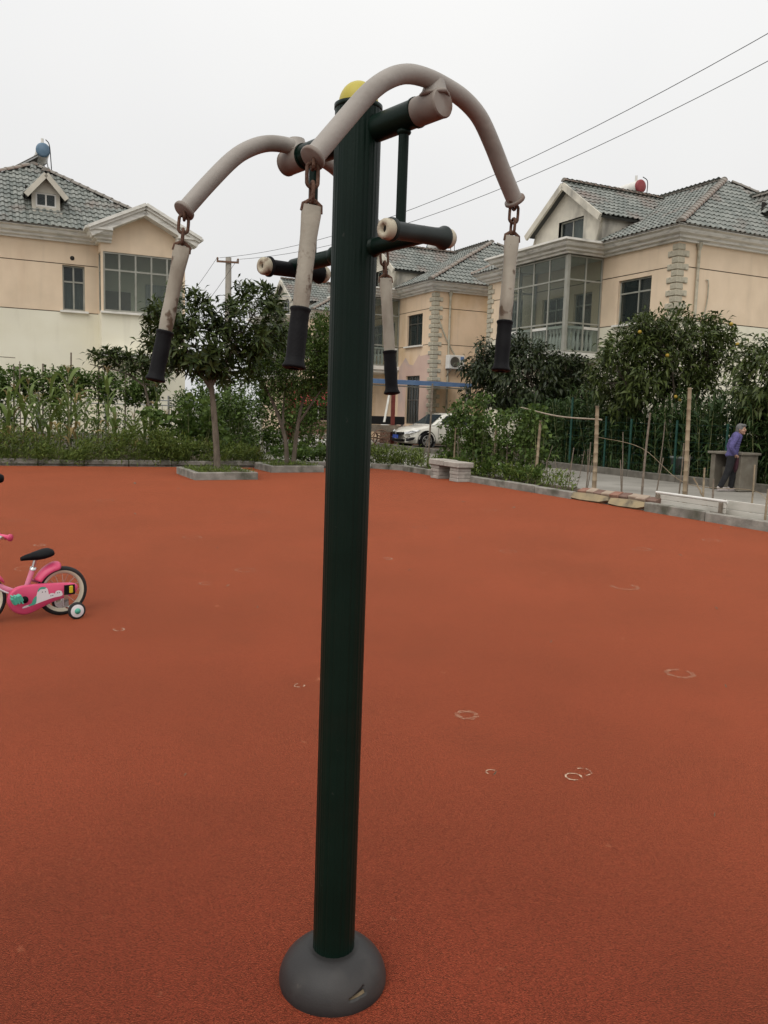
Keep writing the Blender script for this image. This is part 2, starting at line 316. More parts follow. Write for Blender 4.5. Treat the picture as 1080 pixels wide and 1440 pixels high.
for x, y, s in ((-4.6, 15.2, .14), (2.05, 13.0, .1), (.25, 7.5, .03), (-1.25, 6.6, .035), (-.47, 6.6, .03), (.48, 3.2, .02), (4.6, 11.2, .07), (-2.45, 4.35, .012), (1.3, 13.6, .07), (-3.6, 14.4, .07), (1.1, 5.2, .02), (2.6, 6.3, .03), (-.9, 5.9, .02), (-1.7, 8.4, .03), (3.2, 8.8, .04), (.9, 9.6, .04), (-3.3, 10.9, .05), (1.9, 4.4, .018), (-.75, 3.1, .012), (1.25, 2.9, .012)):
    mb = MB(); k = s/2; a = random.uniform(0, 3); c_, s_ = math.cos(a), math.sin(a)
    pts = [(-k, 0, .006), (-.3*k, .4*k, .01), (k, .1*k, .022), (-.2*k, -.4*k, .012), (0, 0, .02)]
    mb.add([(x+px*c_-py*s_, y+px*s_+py*c_, z) for px, py, z in pts], [(0, 4, 1), (1, 4, 2), (2, 4, 3), (3, 4, 0)])
    tag(mb.build('fallen_leaf', M_litter), 'small dry brown leaf lying on the red court', 'leaf', 'dry leaves scattered on the court')

# kerbs ------------------------------------------------------------
M_dkerb = mat('dark_kerb', (.10, .09, .075), (.17, .155, .13), scale=4, rough=.9, bump=.5, bscale=50, col3=(.06, .055, .04), s3=3)
def kerb(label, u0v0, u1v1, step, side, h=.13, w_=.13, m_=None):
    p, q = W(*u0v0), W(*u1v1); d = q-p; n = max(1, round(d.length/step)); ang = math.atan2(d.y, d.x)
    t = thing('kerb', label, 'kerb', p, ang); L = d.length/n
    for i in range(n):
        mb = MB(); mb.box((i*L+L/2, side*w_/2, h/2-.02), (L-.014, w_, h+.04), None, .012); o = mb.build('kerb_stone', m_ or M_kerb, t)
        o.location.z = random.uniform(-.012, .008); o.location.y = random.uniform(-.008, .008); o.rotation_euler.x = random.uniform(-.03, .03)
    return t
kerb('long grey kerb under the corn and weeds along the far left of the red court', (-14, 22.45), (1.2, 20.4), 1.15, 1, .16)
kerb('grey kerb behind the two tree planters at the far side of the court', (1.2, 20.4), (9.0, 19.2), 1.0, 1, .15)
kerb('short slanting grey kerb cutting the far right corner of the court', (9.0, 19.2), (9.6, 18.3), .55, 1, .13)
kerb('grey kerb along the right side of the court behind the concrete bench', (9.6, 18.3), (9.6, 11.75), 1.1, -1, .14)
kerb('grey kerb at the right edge of the court under the white boards', (9.6, 9.95), (9.6, 5), 1.35, -1, .14)
kerb('dark kerb on the far side of the concrete road below the trees', (14.8, 8), (14.8, 31), 1.6, -1, .16, .16, M_dkerb)
kerb('broken kerb of the concrete path behind the second planter', (8.3, 25.4), (9.9, 25.9), .8, 1, .16)

# planters ---------------------------------------------------------
def planter(label, u0, u1, v0, v1, grass):
    t = thing('planter', label, 'planter', W((u0+u1)/2, (v0+v1)/2), TH); x, y = (u1-u0)/2, (v1-v0)/2
    for a, b in (((-x, -y), (x, -y+.12)), ((-x, y-.12), (x, y)), ((-x, -y+.12), (-x+.12, y-.12)), ((x-.12, -y+.12), (x, y-.12))):
        m = MB(); m.bb((a[0]+.004, a[1]+.004, -.01), (b[0]-.004, b[1]-.004, .15+random.uniform(-.01, .01)), .012); m.build('kerb_stone', M_kerb, t)
    s = MB(); s.bb((-x+.12, -y+.12, 0), (x-.12, y-.12, .11)); s.build('soil', M_soil, t)
    C = np.stack([rng.uniform(-x+.1, x-.1, grass), rng.uniform(-y+.1, y-.1, grass), np.full(grass, .14)], 1)
    foliage('weeds', t, C, .1, 14, .09, .016, L_weed, (0, 0, -.5), .3, .6, .3, .5, kind='stuff')
planter('low concrete planter ring around the single-trunk loquat tree', 3.8, 5.1, 16.25, 17.95, 90)
planter('low concrete planter ring around the two-stemmed small-leaved tree', 5.95, 7.25, 18.0, 19.3, 60)

# ================================================================== HOUSES
def rect_facade(mb, O, ex, x0, x1, z0, z1, holes=(), dep=.22, n=None):
    """vertical wall in plane O + ex*x, outward normal n, rectangular openings with reveals"""
    O, ex, n = Vector(O), Vector(ex), Vector(n)
    hs_ = [h for h in holes if h[2] < z1 and h[3] > z0]
    xs = sorted({x0, x1, *[h[0] for h in hs_], *[h[1] for h in hs_]}); zs = sorted({z0, z1, *[max(z0, h[2]) for h in hs_], *[min(z1, h[3]) for h in hs_]})
    pt = lambda x, z, d=0: O + ex*x + Vector((0, 0, z)) - n*d
    for i in range(len(xs)-1):
        for j in range(len(zs)-1):
            cx, cz = (xs[i]+xs[i+1])/2, (zs[j]+zs[j+1])/2
            if any(h[0] < cx < h[1] and h[2] < cz < h[3] for h in hs_): continue
            mb.add([pt(xs[i], zs[j]), pt(xs[i+1], zs[j]), pt(xs[i+1], zs[j+1]), pt(xs[i], zs[j+1])], [(0, 1, 2, 3)])
    for h in hs_:
        a, b, c, d = h[0], h[1], max(z0, h[2]), min(z1, h[3])
        for p, q in (((a, c), (a, d)), ((b, c), (b, d))) + ((((a, c), (b, c)),) if c == h[2] else ()) + ((((a, d), (b, d)),) if d == h[3] else ()):
            mb.add([pt(*p), pt(*q), pt(*q, dep), pt(*p, dep)], [(0, 1, 2, 3)])
def window(par, O, ex, n, x0, x1, z0, z1, vs=(.5,), hs_=(.66,), fm=None, gm=None, rec=.12, curtain=None, sill=True, fw=.05, name='window', vtop=None, inner=True):
    """frame with mullions; panes, sill and curtain are its sub-parts. vs / hs_: fractions of mullions / transoms"""
    O, ex, n = Vector(O), Vector(ex), Vector(n); fm = fm or M_frame; gm = gm or M_glass; f = MB()
    pt = lambda x, z, d=0: O + ex*x + Vector((0, 0, z)) - n*d
    def bar(xa, xb, za, zb, d0=rec-.03, d1=rec+.03):
        vs_ = [pt(x, z, d) for d in (d0, d1) for x, z in ((xa, za), (xb, za), (xb, zb), (xa, zb))]
        f.add(vs_, [(0, 1, 2, 3), (7, 6, 5, 4), (0, 4, 5, 1), (1, 5, 6, 2), (2, 6, 7, 3), (3, 7, 4, 0)])
    X = [x0+(x1-x0)*t for t in vs]; Z = [z0+(z1-z0)*t for t in hs_]
    bar(x0, x0+fw, z0, z1); bar(x1-fw, x1, z0, z1); bar(x0+fw, x1-fw, z0, z0+fw); bar(x0+fw, x1-fw, z1-fw, z1)
    for z in Z: bar(x0+fw, x1-fw, z-fw/2, z+fw/2, rec-.024, rec+.024)
    for x in X: bar(x-fw/2, x+fw/2, z0+fw, z1-fw, rec-.027, rec+.027)
    o = f.build(name, fm, par)
    xe = [x0+fw/2] + X + [x1-fw/2]; ze = [z0+fw/2] + Z + [z1-fw/2]
    for i in range(len(xe)-1):
        for j in range(len(ze)-1):
            p = MB(); a = rec + (.006 if (i+j) % 2 else -.006); vs_ = [pt(x, z, d) for d in (a-.004, a+.004) for x, z in ((xe[i], ze[j]), (xe[i+1], ze[j]), (xe[i+1], ze[j+1]), (xe[i], ze[j+1]))]
            p.add(vs_, [(0, 1, 2, 3), (7, 6, 5, 4), (0, 4, 5, 1), (1, 5, 6, 2), (2, 6, 7, 3), (3, 7, 4, 0)]); p.build('pane', gm, o)
    if sill:
        s = MB(); s.bar(pt(x0-.1, z0-.045, -.05), pt(x1+.1, z0-.045, -.05), .16, .07); s.build('sill', M_cornice, o)
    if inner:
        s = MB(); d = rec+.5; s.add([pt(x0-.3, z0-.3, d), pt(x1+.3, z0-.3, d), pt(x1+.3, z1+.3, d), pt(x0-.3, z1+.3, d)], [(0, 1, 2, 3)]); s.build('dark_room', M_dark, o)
    if curtain:
        for ca, cb, za, zb, cm in curtain:
            s = MB(); k = 14; vv = []
            for i in range(k+1):
                x = x0+(x1-x0)*(ca+(cb-ca)*i/k); d = rec+.16+.02*math.sin(i*2.2); vv += [pt(x, z0+(z1-z0)*za, d), pt(x, z0+(z1-z0)*zb, d)]
            s.add(vv, [(2*i, 2*i+2, 2*i+3, 2*i+1) for i in range(k)], True); s.build('curtain', cm, o)
    return o
def sweep(mb, path, prof, closed=False):
    """horizontal path, outward on its right side; prof = (out, z)"""
    n = len(path); rows = []
    for i in range(n):
        p = Vector((*path[i], 0)); a = Vector((*path[i-1], 0)) if (i or closed) else None; b = Vector((*path[(i+1) % n], 0)) if (i < n-1 or closed) else None
        d1 = (p-a).normalized() if a else (b-p).normalized(); d2 = (b-p).normalized() if b else d1
        n1 = Vector((d1.y, -d1.x, 0)); n2 = Vector((d2.y, -d2.x, 0)); m = (n1+n2); m = m/ m.dot(n1) if m.dot(n1) > .01 else n1
        rows.append([p+m*o+Vector((0, 0, z)) for o, z in prof])
    k = len(prof)
    for i in range(n if closed else n-1):
        r, s = rows[i], rows[(i+1) % n]
        for j in range(k-1): mb.add([r[j], s[j], s[j+1], r[j+1]], [(0, 1, 2, 3)])
    if not closed: mb.add(rows[0], [tuple(range(k))]); mb.add(rows[-1], [tuple(range(k))])
CORN = [(0, 6.96), (.12, 6.96), (.12, 7.02), (.24, 7.05), (.24, 7.12), (.38, 7.16), (.42, 7.22), (.42, 7.27), (.54, 7.30), (.54, 7.37), (.0, 7.39)]
def inpoly(x, y, poly):
    c = False; n = len(poly)
    for i in range(n):
        x1, y1 = poly[i]; x2, y2 = poly[i-1]
        if (y1 > y) != (y2 > y) and x < (x2-x1)*(y-y1)/(y2-y1)+x1: c = not c
    return c
def tiles(par, o, es, et, poly, tw=.215, th=.31, skip=None):
    """S tiles on a slope: origin o, es along the eave, et up the slope; poly in (s, t)"""
    o, es, et = Vector(o), Vector(es).normalized(), Vector(et).normalized(); nn = es.cross(et)
    if nn.z < 0: nn = -nn
    mb = MB(); s0 = min(p[0] for p in poly); s1 = max(p[0] for p in poly); t1 = max(p[1] for p in poly)
    prof = [(0, .012), (.22, .05), (.45, .052), (.66, .016), (1.0, .008)]
    for j in range(int(t1/th)+1):
        for i in range(int((s1-s0)/tw)+1):
            sx, tx = s0+i*tw, j*th
            if not inpoly(sx+tw/2, min(tx+th*.55, t1-.02), poly): continue
            if skip and skip(sx+tw/2, tx+th/2): continue
            jx, jz, jt = random.uniform(-.006, .006), random.uniform(-.004, .006), random.uniform(-.012, .012)
            lo_ = [o+es*(sx+jx+f*tw)+et*(tx+jt-.03)+nn*(h+.05+jz) for f, h in prof]; hi_ = [o+es*(sx+jx+f*tw)+et*(tx+th)+nn*(h+.012) for f, h in prof]
            bt = [o+es*(sx+jx+f*tw)+et*(tx+jt-.03)+nn*(h+.028+jz) for f, h in prof]
            mb.add(lo_+hi_+bt, [(k, k+1, 6+k, 5+k) for k in range(4)]+[(10+k, 11+k, k+1, k) for k in range(4)])
    return mb.build('roof_tiles', M_tile, par, kind='stuff', smooth=False)
_r = MB()
for k in range(7):
    a = PI*k/6
_rv = [(x, .13*q*math.cos(PI*k/6), .1*q*math.sin(PI*k/6)) for x, q in ((0, 1.12), (.06, 1.12), (.06, 1), (.36, .92)) for k in range(7)]
_r.add(_rv, [(7*i+k, 7*i+k+1, 7*i+8+k, 7*i+7+k) for i in range(3) for k in range(6)]); _r.add(_rv[:7], [tuple(range(7))])
RIDGE = _r.mesh('ridge_tile', M_ridge)
def ridge(par, p, q, lift=.05):
    p, q = Vector(p), Vector(q); d = q-p; n = max(1, int(d.length/.33)); d.normalize()
    s_ = d.cross(Vector((0, 0, 1))).normalized(); u_ = s_.cross(d); R3 = Matrix((d, -s_, u_)).transposed()
    for i in range(n):
        o = link('ridge_tile', RIDGE, par); o.matrix_local = Matrix.Translation(p+d*(i*.33)+u_*(lift+random.uniform(-.008, .008))) @ R3.to_4x4()
QA = MB(); QA.bb((-.05, -.05, 0), (.42, .42, .185), .02); QB = MB(); QB.bb((-.04, -.04, 0), (.25, .25, .185), .02)
QA, QB = QA.mesh('quoin_stone', M_quoin), QB.mesh('quoin_stone', M_quoin)
BAL = MB(); BAL.lathe([(.075, 0), (.075, .06), (.045, .08), (.04, .12), (.07, .24), (.075, .32), (.05, .5), (.038, .62), (.06, .68), (.06, .72), (.075, .74), (.075, .8)], 8); BAL = BAL.mesh('baluster', M_white)
def gable_wall(mb, O, ex, x0, x1, xc, z0, ze, zp, hole=None):
    O, ex = Vector(O), Vector(ex); top = lambda x: ze+(zp-ze)*(1-abs(x-xc)/max(xc-x0, 1e-3)); pt = lambda x, z: O+ex*x+Vector((0, 0, z))
    xs = sorted({x0, x1, xc, *([hole[0], hole[1]] if hole else [])})
    for a, b in zip(xs, xs[1:]):
        if hole and hole[0] <= a and b <= hole[1]:
            mb.add([pt(a, z0), pt(b, z0), pt(b, hole[2]), pt(a, hole[2])], [(0, 1, 2, 3)]); mb.add([pt(a, hole[3]), pt(b, hole[3]), pt(b, top(b)), pt(a, top(a))], [(0, 1, 2, 3)])
        else: mb.add([pt(a, z0), pt(b, z0), pt(b, top(b)), pt(a, top(a))], [(0, 1, 2, 3)])
def slab(mb, pts, n, d):
    n = Vector(n).normalized(); k = len(pts); pts = [Vector(p) for p in pts]
    mb.add(pts+[p-n*d for p in pts], [tuple(range(k)), tuple(range(k, 2*k))[::-1]]+[(i, (i+1) % k, k+(i+1) % k, k+i) for i in range(k)])

def house(label, u, v, upper, lower, opt):
    h = thing('house', label, 'house', W(u, v), TH)
    X, Y, Z = Vector((1, 0, 0)), Vector((0, 1, 0)), Vector((0, 0, 1))
    Wp, D = 9.5, 10.7; bq0, bq1, bp = 3.45, 7.35, -1.57; by0 = 6.6
    # openings --- left wall runs along +y at x=0 (normal -x), front wall along +x at y=0 (normal -y)
    lw = [(1.1, 2.65, 4.62, 6.08), (8.2, 9.6, 4.62, 6.08)]; ld = [(4.0, 5.0, 3.75, 5.9), (5.4, 6.9, 4.4, 5.9)]; lg = [(1.2, 2.6, .9, 3.2)]
    fw_ = [(5.42, 6.16, 4.66, 6.2)]
    up, loww = MB(), MB(); gr_ = MB()
    for O, ex, n, L0, L1, hol in (((0, 0, 0), Y, -X, 0, D, lw+ld+lg), ((0, 0, 0), X, -Y, 0, by0, fw_), ((Wp, 0, 0), Y, X, 0, D, []), ((0, D, 0), X, Y, 0, Wp, [])):
        rect_facade(loww, O, ex, L0, L1, -.3, 4.585, hol, .25, n)
        rect_facade(up, O, ex, L0, L1, 4.615, 6.215, hol, .25, n); rect_facade(up, O, ex, L0, L1, 6.245, 7.1, hol, .25, n)
        rect_facade(gr_, Vector(O)-Vector(n)*.03, ex, L0, L1, 4.57, 4.63, hol, .2, n); rect_facade(gr_, Vector(O)-Vector(n)*.03, ex, L0, L1, 6.2, 6.26, [], .2, n)
    # front bay
    by = -.76
    bays = [(by0+.08, Wp-.08, 4.66, 6.68)]
    rect_facade(loww, (0, by, 0), X, by0, Wp, -.3, 4.6, [], .2, -Y); rect_facade(loww, (by0, 0, 0), Y, by, 0, -.3, 4.6, [], .2, -X)
    rect_facade(up, (0, by, 0), X, by0, Wp, 4.6, 7.1, bays, .16, -Y); rect_facade(up, (by0, 0, 0), Y, by, 0, 4.6, 7.1, [(by+.06, -.04, 4.66, 6.68)], .1, -X)
    bc = (by0+Wp)/2; gable_wall(up, (0, by, 0), X, by0, Wp, bc, 7.1, 7.12, 8.15)
    up.build('upper_wall', upper, h); loww.build('lower_wall', lower, h); gr_.build('wall_groove', M_groove, h)
    if 'pink' in opt:
        m = MB(); pp = [(0, -.25), (3.2, -.25), (3.3, 3.6), (2.7, 4.1), (2.3, 3.75), (1.9, 3.7), (1.3, 4.2), (.5, 4.15), (0, 4.0)]
        vs_ = [Vector((-.004, y, z)) for y, z in pp]; m.add([Vector((-.004, y, z)) for y, z in ((0, -.25), (1.2, -.25), (1.2, 4.1), (.5, 4.15), (0, 4.0))], [(0, 1, 2, 3, 4)])
        m.add([Vector((-.004, y, z)) for y, z in ((1.2, 3.2), (2.6, 3.2), (2.7, 4.1), (2.3, 3.75), (1.9, 3.7), (1.3, 4.2), (1.2, 4.1))], [tuple(range(7))]); m.add([Vector((-.004, y, z)) for y, z in ((2.6, -.25), (3.4, -.25), (3.4, 3.6), (2.7, 4.1), (2.6, 3.2))], [tuple(range(5))]); m.build('patch_of_new_render', M_pink, h)
    # windows
    cur = opt.get('cur')
    window(h, (0, 0, 0), Y, -X, *lw[0], vs=(.42,), hs_=(.7,), fm=M_dframe if 'darkwin' in opt else M_frame, curtain=cur)
    window(h, (0, 0, 0), Y, -X, *lw[1], vs=(.5,), hs_=(.7,), curtain=cur)
    if 'ground' in opt:
        wg = window(h, (0, 0, 0), Y, -X, *lg[0], vs=(.2, .4, .6, .8), hs_=(.5,), fm=M_dframe, sill=False)
    else: window(h, (0, 0, 0), Y, -X, *lg[0], vs=(.5,), hs_=(.7,))
    window(h, (0, 0, 0), X, -Y, *fw_[0], vs=(.5,), hs_=(.64,), curtain=[(.02, .98, .02, .62, M_curtain)], fw=.055)
    wb = window(h, (0, by, 0), X, -Y, *bays[0], vs=(.2, .4, .6, .8), hs_=(.7,), fw=.06, gm=M_glassb, rec=.06, sill=True, inner=False, name='bay_window')
    window(h, (by0, 0, 0), Y, -X, by+.06, -.04, 4.66, 6.68, vs=(), hs_=(.7,), fw=.06, gm=M_glassb, rec=.06, sill=False, inner=False, name='bay_window')
    m = MB(); m.bb((by0+.2, .9, 4.4), (Wp-.1, .95, 6.9)); m.bb((by0+.02, by+.2, 4.45), (Wp, .9, 4.6)); m.build('bay_room', M_cream, h)
    m = MB(); m.bb((by0+.35, .85, 4.62), (by0+1.25, .898, 5.55)); m.build('room_panel', M_curtain2, h)
    m = MB(); m.bb((by0+1.8, .84, 4.62), (by0+2.9, .898, 5.9)); m.build('room_door', M_curtain, h)
    # balcony -------------------------------------------------------
    bal = MB(); bal.bb((bp-.06, bq0-.06, 3.5), (-.002, bq1+.06, 3.68)); bal.bb((bp+.05, bq0+.05, 3.36), (-.002, bq1-.05, 3.498)); bal = bal.build('balcony', M_cornice, h)
    m = MB(); m.bb((bp+.1, bq0+.1, 6.9), (-.002, bq1-.1, 6.95)); m.build('balcony_ceiling', M_white, bal)
    for q in [bq0+.15+.19*i for i in range(20)]: link('baluster', BAL, bal, loc=(bp+.14, q, 3.69))
    for p in [bp+.33+.19*i for i in range(6)]: link('baluster', BAL, bal, loc=(p, bq0+.14, 3.69)); 
    m = MB(); m.bb((bp+.05, bq0+.05, 4.49), (bp+.23, bq1-.05, 4.58)); m.bb((bp+.232, bq0+.05, 4.49), (-.01, bq0+.23, 4.58)); m.build('parapet_rail', M_white, bal)
    fr = dict(fm=M_frame, gm=M_glassb, rec=.05, fw=.055, sill=False, inner=False, name='balcony_window')
    zt = 6.94; hz = ((4.68-3.7)/(zt-3.7), (6.13-3.7)/(zt-3.7))
    window(h, (bp, 0, 0), Y, -X, bq0+.1, bq1-.1, 3.7, zt, vs=(.25, .5, .75), hs_=hz, **fr)
    window(h, (0, bq0, 0), X, -Y, bp+.1, -.02, 3.7, zt, vs=(.5,), hs_=hz, **fr)
    window(h, (0, bq1, 0), X, Y, bp+.1, -.02, 3.7, zt, vs=(.5,), hs_=hz, **fr)
    for q in (bq0, bq1): m = MB(); m.bb((bp-.02, q-.05, 3.7), (bp+.08, q+.05, 6.94)); m.build('balcony_post', M_frame, bal)
    window(h, (0, 0, 0), Y, -X, *ld[0], vs=(), hs_=(.8,), name='balcony_door', sill=False, curtain=[(.1, .9, .05, .75, M_curtain)])
    window(h, (0, 0, 0), Y, -X, *ld[1], vs=(.5,), hs_=(.7,), curtain=[(.02, .5, .02, .98, M_curtain)])
    # cornice -------------------------------------------------------
    c = MB(); path = [(6.95, by), (by0, by), (by0, 0), (0, 0), (0, bq0), (bp, bq0), (bp, bq1), (0, bq1), (0, D), (Wp, D), (Wp, by), (Wp-.35, by)]
    c_path = path[::-1]
    sweep(c, path, [(-o, z) for o, z in CORN] if False else CORN) if _area(path) > 0 else sweep(c, c_path, CORN)
    c.build('cornice', M_cornice, h)
    m = MB(); m.bb((bp-.2, bq0-.2, 7.33), (0.05, bq1+.2, 7.385)); m.build('balcony_roof', M_cornice, h)
    # roof ----------------------------------------------------------
    ov = .56; ez = 7.33; zr = 10.06; pc = 4.75; q0, q1 = 2.8, D-2.8
    E = [(-ov, -ov, ez), (Wp+ov, -ov, ez), (Wp+ov, D+ov, ez), (-ov, D+ov, ez)]; R0, R1 = (pc, q0, zr), (pc, q1, zr)
    r = MB()
    for poly in ((E[0], E[1], R0), (E[1], E[2], R1, R0), (E[2], E[3], R1), (E[3], E[0], R0, R1)): r.add(poly, [tuple(range(len(poly)))])
    r.add(E, [(3, 2, 1, 0)]); roof = r.build('roof', M_deck, h)
    fs = math.hypot(q0+ov, zr-ez); ls = math.hypot(pc+ov, zr-ez); fx = 1/fs; 
    WF = Wp+2*ov; DF = D+2*ov
    tiles(roof, E[0], X, Vector(R0)-Vector((pc, -ov, ez)), [(0, 0), (WF, 0), (pc+ov, fs)])
    tl = lambda s, t: False
    tiles(roof, E[0], Y, Vector((pc, 0, zr))-Vector((-ov, 0, ez)), [(0, 0), (DF, 0), (q1+ov, ls), (q0+ov, ls)])
    tiles(roof, E[1], Y, Vector((pc, 0, zr))-Vector((Wp+ov, 0, ez)), [(0, 0), (DF, 0), (q1+ov, ls), (q0+ov, ls)])
    for e in (E[0], E[1]): ridge(roof, e, R0)
    for e in (E[2], E[3]): ridge(roof, e, R1)
    ridge(roof, R0, R1)
    # big side dormer over the balcony --------------------------------
    dq0, dq1 = 3.3, 7.1; dc = (dq0+dq1)/2; dz, de = 9.75, 8.42; dx = -.3; sl_ = (zr-ez)/(pc+ov)
    xr = lambda z: (z-ez)/sl_-ov
    m = MB(); hole = (4.32, 5.72, 7.5, 8.52); gable_wall(m, (dx, 0, 0), Y, dq0, dq1, dc, 7.3, de, dz-.06, hole)
    for q in (dq0, dq1): m.add([(dx, q, 7.3), (xr(7.3), q, 7.3), (xr(de), q, de), (dx, q, de)], [(0, 1, 2, 3)])
    dm = m.build('dormer', M_dormer, h)
    window(h, (dx, 0, 0), Y, -X, *hole, vs=(.5,), hs_=(), rec=.14, curtain=[(.03, .6, .03, .97, M_curtain)], sill=False, name='dormer_window')
    rs = (dz-de)/(dc-dq0); o2 = .22; ee = de-rs*o2+.02
    for sg, qe in ((-1, dq0-o2), (1, dq1+o2)):
        P4 = [Vector((dx-.3, qe, ee)), Vector((dx-.3, dc, dz+.02)), Vector((xr(dz)+.1, dc, dz+.02)), Vector((xr(ee)+.05, qe, ee))]
        n = (P4[1]-P4[0]).cross(P4[2]-P4[0]); n = n if n.z > 0 else -n
        m = MB(); slab(m, P4, n, .09); rf = m.build('dormer_roof', M_deck, h)
        et = (P4[1]-P4[0]); hl = et.length
        tiles(rf, P4[0], X, et, [(0, 0), (P4[3].x-P4[0].x, 0), (P4[2].x-P4[0].x, hl), (0, hl)])
        m = MB(); a, b = P4[0]+Vector((-.02, 0, -.08)), P4[1]+Vector((-.02, 0, -.08)); m.bar(a, b, .09, .22, n); m.build('rake_board', M_dormer, h)
    ridge(roof, (dx-.3, dc, dz+.06), (xr(dz)-.05, dc, dz+.06))
    # small front dormer ----------------------------------------------
    sf = (zr-ez)/(q0+ov); yr = lambda z: (z-ez)/sf-ov
    c0, c1 = 4.5, 5.4; cc = (c0+c1)/2; fy = .2; zb, ze_, zp = 7.95, 8.62, 9.12
    m = MB(); hole = (c0+.12, c1-.12, zb+.16, zb+.62); gable_wall(m, (0, fy, 0), X, c0, c1, cc, zb, ze_, zp, hole)
    for p in (c0, c1): m.add([(p, fy, zb), (p, yr(zb), zb), (p, yr(ze_), ze_), (p, fy, ze_)], [(0, 1, 2, 3)])
    m.bb((c0-.06, fy-.1, zb-.1), (c1+.06, fy+.1, zb-.003)); m.build('dormer', M_dormer, h)
    window(h, (0, fy, 0), X, -Y, *hole, vs=(.5,), hs_=(), rec=.05, fw=.05, fm=M_white, sill=False, name='dormer_window')
    for sg, pe in ((-1, c0-.2), (1, c1+.2)):
        zz = ze_-.2*(zp-ze_)/(cc-c0)+.05; P4 = [Vector((pe, fy-.25, zz)), Vector((cc, fy-.25, zp+.08)), Vector((cc, yr(zp)+.2, zp+.08)), Vector((pe, yr(zz)+.1, zz))]
        n = (P4[1]-P4[0]).cross(P4[2]-P4[0]); n = n if n.z > 0 else -n
        m = MB(); slab(m, P4, n, .08); rf = m.build('dormer_roof', M_deck, h); et = P4[1]-P4[0]
        tiles(rf, P4[0], Y, et, [(0, 0), (P4[3].y-P4[0].y, 0), (P4[2].y-P4[0].y, et.length), (0, et.length)], .2, .24)
        m = MB(); m.bar(P4[0]+Vector((0, -.02, -.07)), P4[1]+Vector((0, -.02, -.07)), .07, .17, n); m.build('rake_board', M_dormer, h)
    ridge(roof, (cc, fy-.25, zp+.1), (cc, yr(zp)+.1, zp+.1), .03)
    # bay gable roof ----------------------------------------------------
    zt = 8.27; xo = .45; xl, xrr = by0-xo, Wp+xo; bz = 7.33
    for xe in (xl, xrr):
        P4 = [Vector((xe, by-.5, bz)), Vector((bc, by-.5, zt)), Vector((bc, yr(zt)+.2, zt)), Vector((xe, yr(bz)+.6, bz))]
        n = (P4[1]-P4[0]).cross(P4[2]-P4[0]); n = n if n.z > 0 else -n
        m = MB(); slab(m, P4, n, .1); rf = m.build('bay_roof', M_deck, h); et = P4[1]-P4[0]
        tiles(rf, P4[0], Y, et, [(.1, 0), (P4[3].y-P4[0].y, 0), (P4[2].y-P4[0].y, et.length), (.1, et.length)])
        m = MB()
        for dy, dn, hh in ((-.03, .02, .1), (.05, -.07, .09), (.13, -.15, .09), (.22, -.24, .1)):
            m.bar(P4[0]+Vector((0, dy+.05, 0))+n.normalized()*dn, P4[1]+Vector((0, dy+.05, 0))+n.normalized()*dn, .3 if dy < .2 else .5, hh, n)
        m.build('raking_cornice', M_cornice, h)
    # quoins, downpipe ---------------------------------------------------
    for k in range(33):
        z = .32+k*.2; link('quoin_stone', QA if k % 2 else QB, h, loc=(0, 0, z))
        link('quoin_stone', QA if k % 2 else QB, h, loc=(0, D, z), rot=(0, 0, -PI/2))
    m = MB(); m.tube([(.78, -.07, 0), (.78, -.07, 6.9)], .05, 8); m.lathe([(.05, 6.75), (.1, 6.9), (.1, 7.0)], 8, Matrix.Translation((.78, -.07, 0))); m.build('downpipe', M_quoin, h)
    if 'cable' in opt:
        m = MB(); m.tube(bend([(1.2, -.03, 5.9), (1.28, -.06, 5.85), (1.3, -.05, 5.3), (1.22, -.06, 4.9), (1.15, -.05, 4.4)]), .022, 6); m.build('cable', M_quoin, h)
    return h
def _area(p): return sum(p[i-1][0]*p[i][1]-p[i][0]*p[i-1][1] for i in range(len(p)))
HR = house('peach villa on the right with glazed corner balcony, stone quoins and grey tiled roof', 19.70, 19.90, M_peach, M_cream, dict(cable=1, cur=[(.05, .42, .02, .98, M_curtain2)]))
HM = house('villa in the middle beyond the white car, stained orange wall with an air conditioner', 18.82, 33.74, M_peach2, M_peach2, dict(pink=1, darkwin=1, ground=1))
HN = house('farthest villa behind the left pull handle with a railed terrace on its balcony', 18.55, 47.6, M_peach, M_peach, dict())
HL = house('large cream and peach villa on the left with gabled glazed bay window', -2.65, 31.58, M_peach, M_cream, dict())
# terrace railing of the far villa
m = MB()
for z in (7.75, 8.1, 8.45): m.tube([(-1.95, 3.1, z), (-1.95, 7.7, z)], .022, 6); m.tube([(-1.95, 3.1, z), (-.6, 3.1, z)], .022, 6)
for q in np.arange(3.1, 7.75, .22): m.tube([(-1.95, q, 7.4), (-1.95, q, 8.45)], .014 if abs((q-3.1) % .88) > .1 else .028, 5)
m.tube([(-1.95, 3.1, 7.38), (-1.95, 3.1, 8.7)], .035, 6); m.tube([(-1.95, 7.7, 7.38), (-1.95, 7.7, 8.7)], .035, 6); m.build('terrace_railing', M_steel, HN)
